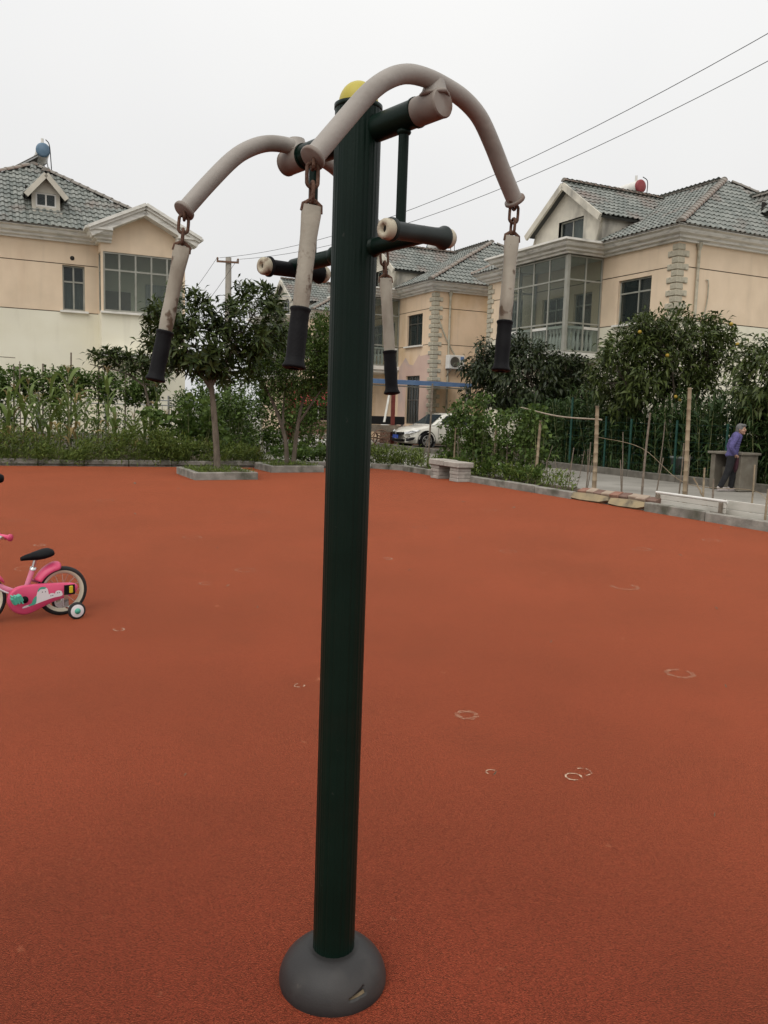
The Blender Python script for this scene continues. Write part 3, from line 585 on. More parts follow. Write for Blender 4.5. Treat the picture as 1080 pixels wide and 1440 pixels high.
# ventilation hole and awning slab on the left villa; tiled skirt under the middle villa's balcony
m = MB(); m.lathe([(.0, .005), (.075, .005), (.075, -.05)], 14, axis_m((5.75, -.004, 6.45), (0, -1, 0))); m.build('vent_hole', M_dark, HL)
m = MB(); m.bb((6.5, -1.6, 3.05), (8.7, -.56, 3.2)); m.build('awning_slab', M_cornice, HL)
M_pinktile = mat('pink_awning_tile', (.34, .17, .13), (.42, .25, .2), island=True, rough=.7)
m = MB(); P4 = [Vector((-2.35, 3.3, 3.75)), Vector((-2.35, 7.5, 3.75)), Vector((-1.58, 7.5, 4.7)), Vector((-1.58, 3.3, 4.7))]; slab(m, P4, Vector((-1, 0, .8)), .1); sk = m.build('tiled_skirt', M_pinktile, HM)
t_ = tiles(sk, P4[0], Vector((0, 1, 0)), P4[3]-P4[0], [(0, 0), (4.2, 0), (4.2, 1.2), (0, 1.2)]); t_.data.materials.clear(); t_.data.materials.append(M_pinktile)
m = MB(); m.bb((-2.42, 3.25, 3.5), (-2.3, 7.55, 3.72)); m.build('fascia_board', M_white, HM)

# solar water heaters ------------------------------------------------
def solar(label, loc, rz, cap, Lh=1.5, r=.24):
    t = thing('solar_water_heater', label, 'water heater', loc, rz, 'solar water heaters on the villa roofs'); 
    m = MB(); m.lathe([(0, -Lh/2), (r, -Lh/2), (r, Lh/2), (0, Lh/2)], 20, axis_m((0, 0, .62), (1, 0, 0))); m.build('tank', M_white, t)
    m = MB()
    for s in (-1, 1): m = MB(); m.lathe([(r+.012, s*(Lh/2-.06)), (r+.012, s*(Lh/2+.02)), (r*.8, s*(Lh/2+.05)), (0, s*(Lh/2+.06))], 20, axis_m((0, 0, .62), (1, 0, 0))); m.build('end_cap', cap, t)
    m = MB()
    for i in range(12): x = -Lh/2+.1+i*(Lh-.2)/11; m.tube([(x, -.1, .5), (x, -1.35, -.35)], .028, 6)
    m.build('vacuum_tube', M_dframe, t); m = MB()
    for x in (-Lh/2+.1, Lh/2-.1):
        m.bar((x, .1, .45), (x, .25, -.5), .04, .04); m.bar((x, -.15, .42), (x, -1.4, -.42), .04, .04); m.bar((x, .15, 0), (x, -.7, -.02), .03, .03)
    m.bar((-Lh/2, -1.38, -.4), (Lh/2, -1.38, -.4), .05, .06); m.build('stand', M_steel, t); m = MB()
    m.tube([(Lh/2-.3, 0, .85), (Lh/2-.3, 0, 1.1)], .05, 8); m.build('vent_stub', M_white, t)
    m = MB(); m.tube(bend([(Lh/2-.02, .1, 1.0), (Lh/2+.15, .2, .8), (Lh/2+.1, .25, .3), (Lh/2, .3, -.6)]), .018, 5); m.build('hose', M_black, t)
    return t
M_redcap = mat('faded_red_cap', (.22, .035, .04), (.28, .06, .06), scale=4, rough=.5); M_bluecap = mat('grey_blue_cap', (.10, .17, .24), (.13, .2, .28), scale=4, rough=.45); M_tealcap = mat('teal_cap', (.03, .08, .09), rough=.5)
solar('white solar tank with red end on the right villa roof', W(24.7, 28.3, 10.32), TH-PI/2, M_redcap, 2.0, .25)
solar('pale solar tank with dark teal end on the middle villa roof', W(23.8, 42.3, 10.3), TH-PI/2, M_tealcap, 2.2, .27)
solar('solar tank seen end on with blue cap above the left villa roof', W(2.42, 35.0, 10.05), TH-PI/2, M_bluecap, 1.3, .24)
# air conditioner ------------------------------------------------------
ac = thing('air_conditioner', 'white outdoor air conditioner unit on the wall of the middle villa', 'air conditioner', W(19.85, 33.74, 3.5), TH)
m = MB(); m.bb((-.42, -.42, 0), (.42, -.1, .62), .02); m.build('housing', M_white, ac)
m = MB(); m.lathe([(0, .012), (.2, .012), (.24, .02), (.24, 0)], 20, axis_m((-.1, -.42, .31), (0, -1, 0))); m.build('fan_grille', M_dframe, ac)
m = MB(); m.bb((.2, -.428, .4), (.38, -.419, .56)); m.build('badge_panel', mat('blue_badge', (.12, .2, .4), rough=.5), ac)
m = MB()
for x in (-.3, .3): m.bar((x, -.45, -.03), (x, 0, -.03), .04, .05); m.bar((x, -.42, -.05), (x, -.01, -.35), .03, .03)
m.build('bracket', M_twig, ac)
m = MB(); m.tube(bend([(.1, -.1, .6), (-.35, -.06, 1.3), (-.75, -.05, 2.1), (-.85, -.03, 2.6)]), .035, 6); m.build('pipe', M_quoin, ac)

# ================================================================== YARD IN FRONT OF THE MIDDLE VILLA
M_blue = mat('blue_sheet_roof', (.075, .14, .28), (.11, .18, .31), scale=3, rough=.5); M_redsteel = mat('red_oxide_steel', (.16, .03, .025), (.2, .05, .04), scale=5, rough=.7)
shed = thing('lean_to_shed', 'blue sheet-roofed lean-to with red steel post in front of the middle villa', 'shed', W(15.8, 32.6), TH)
m = MB(); n_ = 34
for i in range(n_):
    x0, x1 = -1.9+i*.17, -1.9+(i+1)*.17; za = .04*(i % 2); zb_ = .04*((i+1) % 2)
    m.add([(x0, -.9, 2.75+za), (x1, -.9, 2.75+zb_), (x1, 1.0, 2.86+zb_), (x0, 1.0, 2.86+za)], [(0, 1, 2, 3)])
m.bb((-1.9, -.93, 2.62), (3.9, -.9, 2.80)); m.build('roof_sheet', M_blue, shed)
m = MB(); m.add([(-1.88, -.88, 2.73), (3.86, -.88, 2.73), (3.86, .98, 2.82), (-1.88, .98, 2.82)], [(0, 1, 2, 3)]); m.build('shade_sheet', M_dark, shed)  # near-black sheet added below the roof; its colour stands in for shade
m = MB(); m.bb((.0, -.9, 0), (.14, -.78, 3.35)); m.build('post', M_redsteel, shed)
for x in (-1.8, 3.7):
    m = MB(); m.bb((x, -.85, 0), (x+.1, -.75, 2.7)); m.build('post', M_steel, shed)
m = MB(); m.tube([(-1.9, -.82, 2.55), (3.8, -.82, 2.55)], .03, 6); m.build('crossbar', M_steel, shed)
bw = thing('black_workbench', 'dark covered workbench under the blue roof behind the car', 'bench', W(15.2, 33.4), TH)
m = MB(); m.bb((-.9, -.4, .9), (1.9, .4, 1.25), .03); m.build('cover', mat('dark_tarpaulin', (.02, .02, .022), rough=.7), bw)
for x in (-.8, 1.8):
    for y in (-.33, .33): m = MB(); m.bb((x-.04, y-.04, 0), (x+.04, y+.04, .9)); m.build('leg', M_steel, bw)
M_brick = [mat('brick_%d' % i if False else ('old_brick', 'dark_brick', 'pale_brick')[i], c, c2, scale=6, rough=.9, bump=.5, bscale=60) for i, (c, c2) in enumerate((((.24, .11, .075), (.3, .17, .12)), ((.15, .085, .065), (.2, .13, .1)), ((.36, .29, .22), (.28, .2, .15))))]
BR = []
for mm in M_brick: b_ = MB(); b_.box((0, 0, 0), (.24, .115, .055), None, .006); BR.append(b_.mesh('brick', mm))
def brick_heap(label, loc, rz, L, D_, H, courses=None):
    t = thing('brick_stack', label, 'brick stack', loc, rz); nz_ = int(H/.06)
    for k in range(nz_):
        for i in range(int(L/.25)):
            for j in range(max(1, int(D_/.125))):
                if j not in (0,) and k < nz_-1: continue
                if k > nz_-3 and random.random() < .3: continue
                o = link('brick', random.choice(BR), t, loc=(i*.25+(k % 2)*.12+random.uniform(-.01, .01), j*.125+random.uniform(-.01, .01), .03+k*.06)); o.rotation_euler = (0, 0, random.uniform(-.07, .07))
    return t
brick_heap('long low stack of old red bricks behind the white car', W(15.9, 33.0), TH, 3.4, .25, .85)
brick_heap('ragged stack of dark bricks under the red awning', W(13.4, 37.2), TH, 2.6, .25, 1.0)
M_rub = mat('rubble_stone', (.24, .22, .19), (.36, .33, .28), scale=5, rough=.9)
rw = thing('rubble_pile', 'grey heap of stone rubble and gravel by the red awning', 'rubble', W(14.4, 36.0))
for i in range(90):
    a = random.uniform(0, 6.28); r_ = random.uniform(0, 1)**.5; m = MB(); s_ = random.uniform(.05, .16)
    m.ell((0, 0, 0), (s_, s_*random.uniform(.6, 1), s_*random.uniform(.4, .8)), 6, 4); m.v = [tuple(c*random.uniform(.8, 1.2) for c in q) for q in m.v]
    o = m.build('stone', M_rub, rw, smooth=False); o.location = (1.3*r_*math.cos(a), .7*r_*math.sin(a), .5*(1-r_)*random.uniform(.4, 1)); o.rotation_euler = (0, 0, a)
# red awning
aw = thing('red_awning', 'red cloth awning on a white post at the far villa', 'awning', W(14.4, 38.6), TH)
M_redcloth = mat('red_cloth', (.34, .035, .05), (.42, .05, .07), scale=3, rough=.85, trans=.2)
m = MB(); m.add([(-.6, -.6, 1.85), (1.6, -.6, 1.9), (1.6, .9, 2.75), (.2, .9, 2.75), (-.6, .6, 2.1)], [(0, 1, 2, 3, 4)]); m.add([(-.6, -.6, 1.85), (1.6, -.6, 1.9), (1.6, -.62, 1.7), (-.6, -.62, 1.62)], [(0, 1, 2, 3)]); m.build('canopy', M_redcloth, aw)
for x in (.55, 1.5): m = MB(); m.tube([(x, -.5, 0), (x, -.5, 1.9)], .05, 8); m.build('post', M_white, aw)
m = MB(); m.bb((-.9, -.2, 0), (-.45, .2, 2.7)); m.build('column', M_redsteel, aw)
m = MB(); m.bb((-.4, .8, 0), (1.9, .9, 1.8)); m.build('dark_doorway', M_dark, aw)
# white pipe, plank
m = MB(); m.lathe([(.09, 0), (.115, 0), (.115, 1.55), (.13, 1.56), (.13, 1.7), (.09, 1.7), (.09, 0)], 14, axis_m(W(12.05, 33.4, .13), W(12.9, 32.0)-W(12.05, 33.4)))
tag(m.build('drain_pipe', M_white), 'short white plastic drain pipe lying on the yard by the rubble', 'pipe')
m = MB(); m.bar(W(15.25, 31.3, 1.02), W(15.6, 31.5, 2.5), .09, .035); tag(m.build('plank', M_white), 'pale plank leaning upright on the handcart', 'plank')
# handcart
hc = thing('handcart', 'old wooden handcart with spoked iron wheel left of the white car', 'cart', W(15.0, 31.6), TH+PI)
M_rust = mat('rusty_iron', (.13, .075, .05), (.2, .12, .08), scale=12, rough=.85)
m = MB(); m.bb((-.9, -.45, .62), (.9, .45, .7)); m.bb((-.9, -.45, .703), (.9, -.41, .9)); m.bb((-.9, .41, .703), (.9, .45, .9)); m.build('bed', M_twig, hc)
for s in (-1, 1):
    m = MB(); R_ = .35; M4 = axis_m((0, s*.55, R_), (0, 1, 0)); ringp = [(M4 @ Vector((R_*math.cos(k*PI/14), R_*math.sin(k*PI/14), 0))) for k in range(29)]; m.tube(ringp, .028, 6, cap=False); wh = m.build('wheel', M_rust, hc)
    m = MB()
    for k in range(8): m.tube([M4 @ Vector((0, 0, 0)), M4 @ Vector((R_*math.cos(k*PI/4), R_*math.sin(k*PI/4), 0))], .014, 5)
    m.lathe([(.05, -.06), (.05, .06), (0, .06)], 10, M4); m.build('spokes', M_rust, wh)
m = MB(); m.bar((.8, -.35, .66), (1.9, -.35, .45), .05, .05); m.bar((.8, .35, .66), (1.9, .35, .45), .05, .05); m.tube([(0, -.6, .35), (0, .6, .35)], .025, 6); m.build('shaft', M_twig, hc)
m = MB(); m.box((-.2, -.15, .76), (1.1, .16, .1), Matrix.Rotation(.12, 3, 'Z')); m.box((-.45, -.05, .86), (.3, .22, .12), None, .02); m.build('loaded_block', M_white, hc)

# ------------------------------------------------------------------ car
def car():
    t = thing('parked_car', 'pearl white saloon car with blue number plate parked facing left', 'car', W(15.35, 30.35), TH)
    M_paint = mat('pearl_white_paint', (.66, .64, .57), (.7, .68, .61), scale=1, rough=.25, spec=.5, coat=.6)
    M_cg = mat('car_glass', (.03, .04, .045), rough=.05, spec=.8); M_trim = mat('black_trim', (.012, .012, .013), rough=.4); M_lamp = mat('headlamp_lens', (.55, .57, .58), (.8, .8, .8), scale=25, rough=.1, spec=.8)
    # local: x along the car from the nose, y across (near side -y), z up
    st = [(0.0, .55, .32, .50, .60), (.06, .70, .24, .58, .68), (.2, .82, .20, .66, .76), (.5, .90, .19, .78, .86), (1.0, .915, .18, .88, .95), (1.45, .915, .18, .93, 1.0), (2.4, .915, .18, .96, 1.0), (3.6, .91, .18, .98, 1.02), (4.2, .88, .2, .98, 1.02), (4.55, .80, .26, .92, .97), (4.68, .6, .4, .8, .84)]
    b_ = MB(); rows = []
    for x, wy, z0, zs, zt in st:
        half = [(0, z0), (wy*.85, z0), (wy*.97, z0+.06), (wy, z0+.22), (wy*.99, (z0+zs)/2+.08), (wy*.965, zs-.05), (wy*.90, zs+.02), (wy*.6, zt-.01), (0, zt)]
        xx = [x + (.22*(y/wy)**2*(1 if x < .5 else -.5 if x > 4.3 else 0)) for y, z in half]
        rows.append([(xx[i], -y, z) for i, (y, z) in enumerate(half)] + [(xx[i], y, z) for i, (y, z) in list(enumerate(half))[-2:0:-1]])
    k = len(rows[0])
    for r1, r2 in zip(rows, rows[1:]): b_.add(r1+r2, [(i, (i+1) % k, k+(i+1) % k, k+i) for i in range(k)], True)
    b_.add(rows[0], [tuple(range(k))]); b_.add(rows[-1], [tuple(range(k))[::-1]]); body = b_.build('body', M_paint, t)
    # cabin
    cb = MB(); cs = [(1.18, .80, .955), (1.75, .70, 1.36), (2.05, .66, 1.45), (2.7, .65, 1.475), (3.3, .65, 1.43), (3.75, .68, 1.27), (4.2, .74, 1.03)]; rows = []
    for x, wy, z in cs: rows.append([(x, -.84, .95), (x, -wy-.02, z-.06), (x, -wy*.75, z), (x, 0, z+.012), (x, wy*.75, z), (x, wy+.02, z-.06), (x, .84, .95)])
    for r1, r2 in zip(rows, rows[1:]): cb.add(r1+r2, [(i, i+1, 8+i, 7+i) for i in range(6)], True)
    cb.build('cabin', M_paint, t)
    g = MB(); g.add([(1.24, -.70, .995), (1.24, .70, .995), (1.78, .58, 1.385), (1.78, -.58, 1.385)], [(0, 1, 2, 3)]); g.build('windscreen', M_cg, t).location = (-.02, 0, .015)
    for a, c in (([(1.45, .99), (2.45, .99), (2.45, 1.37), (1.92, 1.35)], 0), ([(2.52, .99), (3.55, .99), (3.4, 1.31), (2.52, 1.37)], 0)):
        g = MB(); g.add([(x, -(.835-(z-.95)*.36)-.02, z) for x, z in a], [(0, 1, 2, 3)]); g.build('side_window', M_cg, t)
    # face
    def on_front(y): return .25*(y/.8)**2
    def patch(name, pts, m_, off=.012, th=.03):
        mb = MB(); n = len(pts); f = [(x-off, y, z) for x, y, z in pts]; bk = [(x+th, y, z) for x, y, z in pts]; mb.add(f+bk, [tuple(range(n)), tuple(range(n, 2*n))[::-1]]+[(i, (i+1) % n, n+(i+1) % n, n+i) for i in range(n)]); return mb.build(name, m_, t)
    patch('grille', [(.1, -.48, .66), (.03, 0, .65), (.1, .48, .66), (.09, .42, .55), (.02, 0, .53), (.09, -.42, .55)], M_trim, .05, .06)
    patch('lower_intake', [(.08, -.5, .37), (.03, 0, .36), (.08, .5, .37), (.1, .42, .27), (.06, 0, .26), (.1, -.42, .27)], M_trim, .07, .08)
    for s in (-1, 1):
        patch('headlight', [(.12, s*.52, .66), (.32, s*.80, .73), (.62, s*.895, .77), (.5, s*.895, .69), (.24, s*.76, .61), (.12, s*.54, .58)], M_lamp, .03, .03)
        mb = MB(); mb.add([(.2, s*.62, .42), (.36, s*.86, .46), (.5, s*.9, .47), (.42, s*.895, .36), (.24, s*.74, .29), (.2, s*.66, .3)], [tuple(range(6))]); mb.build('fog_lamp_recess', M_trim, t).location = (-.1, s*.028, 0)
        mb = MB(); mb.bar((.24-.1, s*.74, .425), (.5-.1, s*.935, .455), .02, .035); mb.build('chrome_strip', M_steel, t)
    mb = MB(); mb.bb((-.045, -.24, .40), (-.03, .24, .54)); pl = mb.build('number_plate', mat('blue_plate', (.03, .07, .33), rough=.4), t)
    # wheels
    for x in (.93, 3.65):
        for s in (-1, 1):
            M4 = axis_m((x, s*.80, .335), (0, s, 0))
            mb = MB(); mb.lathe([(.0, .098), (.38, .098), (.395, .124), (.4, .128), (.41, .118)], 28, M4); mb.build('wheel_arch', M_trim, t)
            mb = MB(); mb.lathe([(.21, .02), (.3, .02), (.33, .05), (.335, .08), (.33, .13), (.3, .155), (.215, .15), (.21, .1)], 28, M4); tw = mb.build('wheel', M_black, t)
            mb = MB(); mb.lathe([(.0, .132), (.05, .14), (.06, .125)], 12, M4)
            for k2 in range(5):
                for da in (-.17, .17):
                    a = k2*2*PI/5+da; mb.bar(M4 @ Vector((.03*math.cos(a), .03*math.sin(a), .135)), M4 @ Vector((.205*math.cos(a), .205*math.sin(a), .145)), .03, .02, M4.to_3x3() @ Vector((0, 0, 1)))
            mb.lathe([(.195, .15), (.215, .155), (.22, .14)], 24, M4); mb.build('rim', M_steel, tw)
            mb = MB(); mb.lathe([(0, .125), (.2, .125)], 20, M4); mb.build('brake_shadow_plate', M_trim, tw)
    mb = MB(); mb.ell((1.5, -.98, 1.02), (.09, .1, .07)); mb.build('wing_mirror', M_paint, t)
    for x in (1.45, 2.48, 3.5): mb = MB(); mb.bb((x, -.919, .4), (x+.008, -.91, .92)); mb.build('door_gap', M_trim, t)
    for x in (2.2, 3.25): mb = MB(); mb.bb((x, -.945, .78), (x+.2, -.915, .81), .006); mb.build('door_handle', M_paint, t)
    mb = MB(); mb.lathe([(0, .01), (.05, .008), (.055, 0)], 14, axis_m((-.03, 0, .6), (-1, 0, 0))); mb.build('badge', M_steel, t)
car()

# ------------------------------------------------------------------ utility pole and wires
up_ = thing('utility_pole', 'tall grey concrete utility pole with short steel crossarm behind the loquat trees', 'pole', (-7.45, 39, 0))
m = MB(); m.tube([(0, 0, -.1), (.0, 0, 8.25)], [.19, .13], 14); m.build('pole', M_conc, up_)
m = MB(); dv = (A*.9+B*-.2).normalized(); m.bar(-dv*.5+Vector((0, -.16, 8.02)), dv*.5+Vector((0, -.16, 8.02)), .08, .08); m.build('crossarm', M_rust, up_)
for s in (-.46, .46):
    m = MB(); m.lathe([(.03, 0), (.05, .03), (.03, .06), (.06, .09), (.03, .14)], 10, Matrix.Translation(dv*s+Vector((0, -.16, 8.06)))); m.build('insulator', M_rust, up_)
M_wire = mat('cable_sheath', (.03, .03, .03), rough=.6)
def wire(label, pts, r=.009): m = MB(); m.tube(pts, r, 5); tag(m.build('wire', M_wire), label, 'wire')
def wp(s, off, zo): return Vector((-7.4+15.8*s+off*dv.x, 39-19*s+off*dv.y, 8.2-1.73*s+3.8*s*s+zo*s))
wire('upper of the two wires running from the pole up to the right', [wp(s/24, -.46, -.33) for s in range(0, 45)])
wire('lower of the two wires running from the pole up to the right', [wp(s/24, .46, -.40) for s in range(0, 45)])
for s, lb in ((-.46, 'thin wire slanting down left from the pole to the left villa, outer end'), (.46, 'thin wire slanting down left from the pole behind the loquat, inner end')):
    p = Vector((-7.45, 39, 8.2))+dv*s+Vector((0, -.16, 0)); q = p+Vector((-3.4, -1.5, -4.6)); wire(lb, [p+(q-p)*k/8-Vector((0, 0, .35*math.sin(PI*k/8))) for k in range(9)], .009)

# ================================================================== FITNESS MACHINE
M_green = mat('dark_green_enamel', (.0035, .011, .0075), (.005, .0145, .010), scale=6, rough=.36, spec=.13, col3=(.008, .014, .010), s3=5, bump=.05, bscale=150, chips=((.035, .04, .034), 34, .715))
M_taupe = mat('taupe_enamel', (.275, .25, .222), (.325, .297, .265), scale=8, rough=.5, spec=.35, col3=(.19, .165, .14), s3=7, bump=.08, bscale=90, chips=((.11, .06, .035), 26, .7))
M_taupe2 = mat('worn_taupe_end', (.2, .168, .142), (.26, .225, .195), scale=14, rough=.6, col3=(.13, .07, .045), s3=12, lo3=.5, hi3=.7)
M_hand = mat('worn_cream_tube', (.25, .225, .18), (.37, .335, .27), scale=9, rough=.55, col3=(.12, .085, .055), s3=11, lo3=.5, hi3=.72, stretch3=(1, 1, .4), chips=((.1, .065, .04), 24, .61), bump=.1, bscale=120)
M_chain = mat('rusty_chain', (.075, .038, .025), (.13, .07, .045), scale=40, rough=.75, metal=.3, bump=.5, bscale=120)
M_yellow = mat('yellow_cap', (.40, .33, .035), (.46, .39, .055), scale=5, rough=.4)
M_base = mat('grey_plastic_cover', (.024, .023, .023), (.034, .032, .031), scale=5, rough=.5, spec=.3, bump=.12, bscale=260, bdist=.003, chips=((.075, .068, .06), 16, .69), col3=(.05, .046, .042), s3=9, lo3=.5, hi3=.8)
M_cap = mat('chipped_cream_cap', (.45, .41, .3), (.52, .47, .36), scale=20, rough=.6, col3=(.14, .08, .045), s3=40, lo3=.55, hi3=.68)
M_sand = mat('sand_fill', (.16, .12, .07), (.1, .075, .045), scale=60, rough=.95)
PB = Vector((-.097, 1.966, 0))
fm = thing('pull_trainer', 'tall dark green outdoor gym pole with taupe pull bars, chained handles and yellow top', 'gym equipment', PB); fm.rotation_euler = (.004, .0062, 0)
# fluted pole
m = MB(); n_ = 144; prof = []
for k in range(n_):
    d = (k*360/n_) % 22.5; r = .0525 - (.0015 if d < 2.4 else 0) + (.0004*math.sin(k)) ; prof.append((r*math.cos(2*PI*k/n_), r*math.sin(2*PI*k/n_)))
zs = [.05, .6, 1.2, 1.8, 2.128]; vs_ = [(x, y, z) for z in zs for x, y in prof]
m.add(vs_, [(i*n_+k, i*n_+(k+1) % n_, (i+1)*n_+(k+1) % n_, (i+1)*n_+k) for i in range(len(zs)-1) for k in range(n_)], True); m.build('pole', M_green, fm)
m = MB(); m.lathe([(.053, 2.12), (.0545, 2.121), (.0545, 2.13), (.046, 2.132)], 48); m.build('top_collar', M_green, fm)
m = MB(); m.lathe([(.045, 2.128)]+[(.045*math.cos(t), 2.132+.05*math.sin(t)) for t in np.linspace(0, PI/2, 10)], 32); m.build('top_cap', M_yellow, fm)
# base cover with a torn slot
prof = [(.134, -.004), (.1365, .01), (.1355, .024), (.13, .042), (.12, .06), (.105, .0765), (.09, .088), (.076, .0945), (.066, .0965), (.058, .096), (.05, .0958)]
pz = [(q.x, q.z) for q in bend([(r, 0, z) for r, z in prof], 7)]
n_ = 240; m = MB(); vs_ = []
for r, z in pz:
    for k in range(n_):
        a = 2*PI*k/n_ - PI; rr = r
        da = abs(a + .80); 
        if da < .006: rr -= .0012                                       # mould seam
        q = (a + 1.03)/.17                                              # slot from -1 to 1
        if abs(q) < 1:
            zc = .042 + .005*q; hw = .0085*(.25+.75*(q+1)/2)
            if abs(z-zc) < hw: rr -= .012
        vs_.append((rr*math.cos(a), rr*math.sin(a), z))
fcs = [(i*n_+k, i*n_+(k+1) % n_, (i+1)*n_+(k+1) % n_, (i+1)*n_+k) for i in range(len(pz)-1) for k in range(n_)]
m.add(vs_, fcs, True)
bc_ = m.build('base_cover', M_base, fm)
m = MB(); vs_ = []
for i in range(9):
    q = -1+i/4*1.0; a = -1.03+.17*min(max(q, -.97), .97); zc = .042+.005*q; hw = .0085*(.25+.75*(q+1)/2)*.7
    vs_ += [(.1285*math.cos(a), .1285*math.sin(a), zc-hw), (.123*math.cos(a), .123*math.sin(a), zc+hw*.1)]
m.add(vs_, [(2*i, 2*i+2, 2*i+3, 2*i+1) for i in range(8)]); m.build('sand_fill', M_sand, bc_)
e3, f3 = Vector((.7, -.714, 0)), Vector((.714, .7, 0)); C0 = Vector((-.003, .022, 0)); up3 = Vector((0, 0, 1))
def mp(e, f, z): return C0 + e3*e + f3*f + up3*(z+.055*e)
ZB = 2.072
m = MB(); m.tube([mp(-.195, 0, ZB), mp(.185, 0, ZB)], .029, 24); m.build('cross_beam', M_green, fm)
for s, ez, zoff in ((1, .238, 0), (-1, .222, -.012)):
    m = MB(); m.tube([mp(s*.192, 0, ZB), mp(s*.258, 0, ZB)], .0297, 24); m.tube([mp(s*.258, 0, ZB), mp(s*.261, 0, ZB), mp(s*.264, 0, ZB)], [.0305, .0305, .028], 24); m.build('swivel_sleeve', M_taupe2, fm)
    m = MB(); m.tube([mp(s*.186, 0, ZB), mp(s*.191, 0, ZB)], .0315, 24); m.build('sleeve_ring', M_green, fm)
    pts = [(-.319, 1.897), (-.25, 1.975), (-.185, 2.046), (-.135, 2.086), (-.085, 2.110), (-.03, 2.119), (.03, 2.118), (.09, 2.110), (.145, 2.088), (.19, 2.047), (.24, 1.99), (.288, 1.938)]
    if s < 0: pts = [(-.312, 1.894), (-.25, 1.965), (-.185, 2.033), (-.135, 2.069), (-.085, 2.091), (-.03, 2.1), (.03, 2.101), (.09, 2.092), (.145, 2.073), (.19, 2.037), (.25, 1.985), (.31, 1.918)]
    P_ = bend([mp(s*ez, f, z) for f, z in pts], 4)
    m = MB(); m.tube(P_, .0188, 20); m.tube([mp(s*ez, .0, ZB+.02), mp(s*ez, .0, ZB+.05)], [.029, .0195], 16); ab = m.build('pull_bar', M_taupe, fm)
    m = MB()
    m.tube([mp(s*ez, 0, ZB+.024)+(e3*math.cos(k*PI/12)+f3*math.sin(k*PI/12))*.029-up3*.006*abs(math.sin(k*PI/12)) for k in range(25)], [.0042+.0014*math.sin(k*5) for k in range(25)], 6, False)
    m.build('weld_bead', M_taupe2, ab)
    for end, d in ((P_[0], (P_[0]-P_[2]).normalized()), (P_[-1], (P_[-1]-P_[-3]).normalized())):
        m = MB(); m.lathe([(.018, -.004), (.0238, -.004), (.0248, -.001), (.0248, .003), (.023, .005), (0, .005)], 24, axis_m(end, d)); m.build('end_flange', M_taupe2, ab)
def stadium(c, d, w_, hl, hw, r, par, name='chain_link', m_=None):
    c, d, w_ = Vector(c), Vector(d).normalized(), Vector(w_); w_ = (w_-d*w_.dot(d)).normalized(); pts = []
    for k in range(25):
        a = 2*PI*k/24; x = math.cos(a); pts.append(c + d*((hl-hw)*(1 if x > 1e-6 else -1 if x < -1e-6 else 0)+hw*x) + w_*hw*math.sin(a))
    m = MB(); m.tube(pts, r, 8, cap=False); m.build(name, m_ or M_chain, par)
ends = {'A': mp(-.222, -.312, 1.894), 'B': mp(.238, -.319, 1.897), 'C': mp(-.222, .31, 1.918), 'D': mp(.238, .288, 1.938)}
offs = {'A': ((-.002, -.009, -.08), (-.052, -.046, -.378)), 'B': ((.001, -.005, -.086), (-.022, -.041, -.382)), 'C': ((.008, -.011, -.092), (.037, -.049, -.405)), 'D': ((-.003, -.009, -.083), (-.018, -.047, -.394))}
for k_, (o1, o2) in offs.items():
    E_ = ends[k_]; T_, Bt = E_+Vector(o1), E_+Vector(o2); d = (Bt-T_).normalized(); L_ = (Bt-T_).length; side = Vector((1, .25, 0)); per = Vector((-.3, 1, 0))
    nP = 16; path = [T_+d*L_*i/nP*.995 for i in range(nP+1)]; rr = [.0190-.0035*min(1, i/4)+.0004*math.sin(i*1.7) for i in range(nP+1)]; fl = [.3+.72*min(1, i/6) for i in range(nP+1)]
    m = MB(); xs_ = (side-d*side.dot(d)).normalized(); ys_ = d.cross(xs_); vv = []
    for i, p in enumerate(path):
        for q in range(16): a = 2*PI*q/16; vv.append(p+xs_*rr[i]*math.cos(a)+ys_*rr[i]*fl[i]*math.sin(a))
    m.add(vv, [(i*16+q, i*16+(q+1) % 16, (i+1)*16+(q+1) % 16, (i+1)*16+q) for i in range(nP) for q in range(16)], True); m.add(vv[:16], [tuple(range(16))]); m.add(vv[-16:], [tuple(range(16))])
    hd = m.build('pull_handle', M_hand, fm)
    g0 = T_+d*L_*.635; Lg = L_*.365; m = MB()
    m.lathe([(.0145, 0), (.0192, 0), (.0198, .003), (.0182, .006), (.0172, .011), (.0174, Lg*.2), (.0169, Lg*.24), (.0175, Lg*.3), (.018, Lg*.45), (.0173, Lg*.65), (.0174, Lg-.018), (.0186, Lg-.009), (.0222, Lg-.002), (.0225, Lg+.001), (.018, Lg+.003), (.0105, Lg+.003), (.009, Lg-.01), (0, Lg-.01)], 28, axis_m(g0, d)); m.build('rubber_grip', M_black, hd)
    # eye on the flange, two links and the wide loop through the flattened top
    ey = E_+Vector((0, 0, -.008)); gap = (T_+d*.006)-ey; u_ = gap.normalized(); gl = gap.length
    stadium(ey+u_*.002, Vector((0, 0, 1)), per, .011, .009, .0034, hd, 'eye_bolt')
    l_ = (gl-.010)/2*.62
    stadium(ey+u_*(.004+l_*.85), u_, side, l_*.98, .0105, .0036, hd); stadium(ey+u_*(.004+l_*2.2), u_, per, l_*.82, .0105, .0036, hd)
    stadium(T_+d*.002, d, side, .0125, .0125, .0036, hd, 'handle_loop')
    m = MB(); m.tube([T_-xs_*.0182+d*.012, T_-xs_*.0168-d*.002, T_-xs_*.011-d*.006, T_+xs_*.011-d*.006, T_+xs_*.0168-d*.002, T_+xs_*.0182+d*.012], .0033, 6); m.build('loop_wire', M_chain, hd)
ZR = 1.818
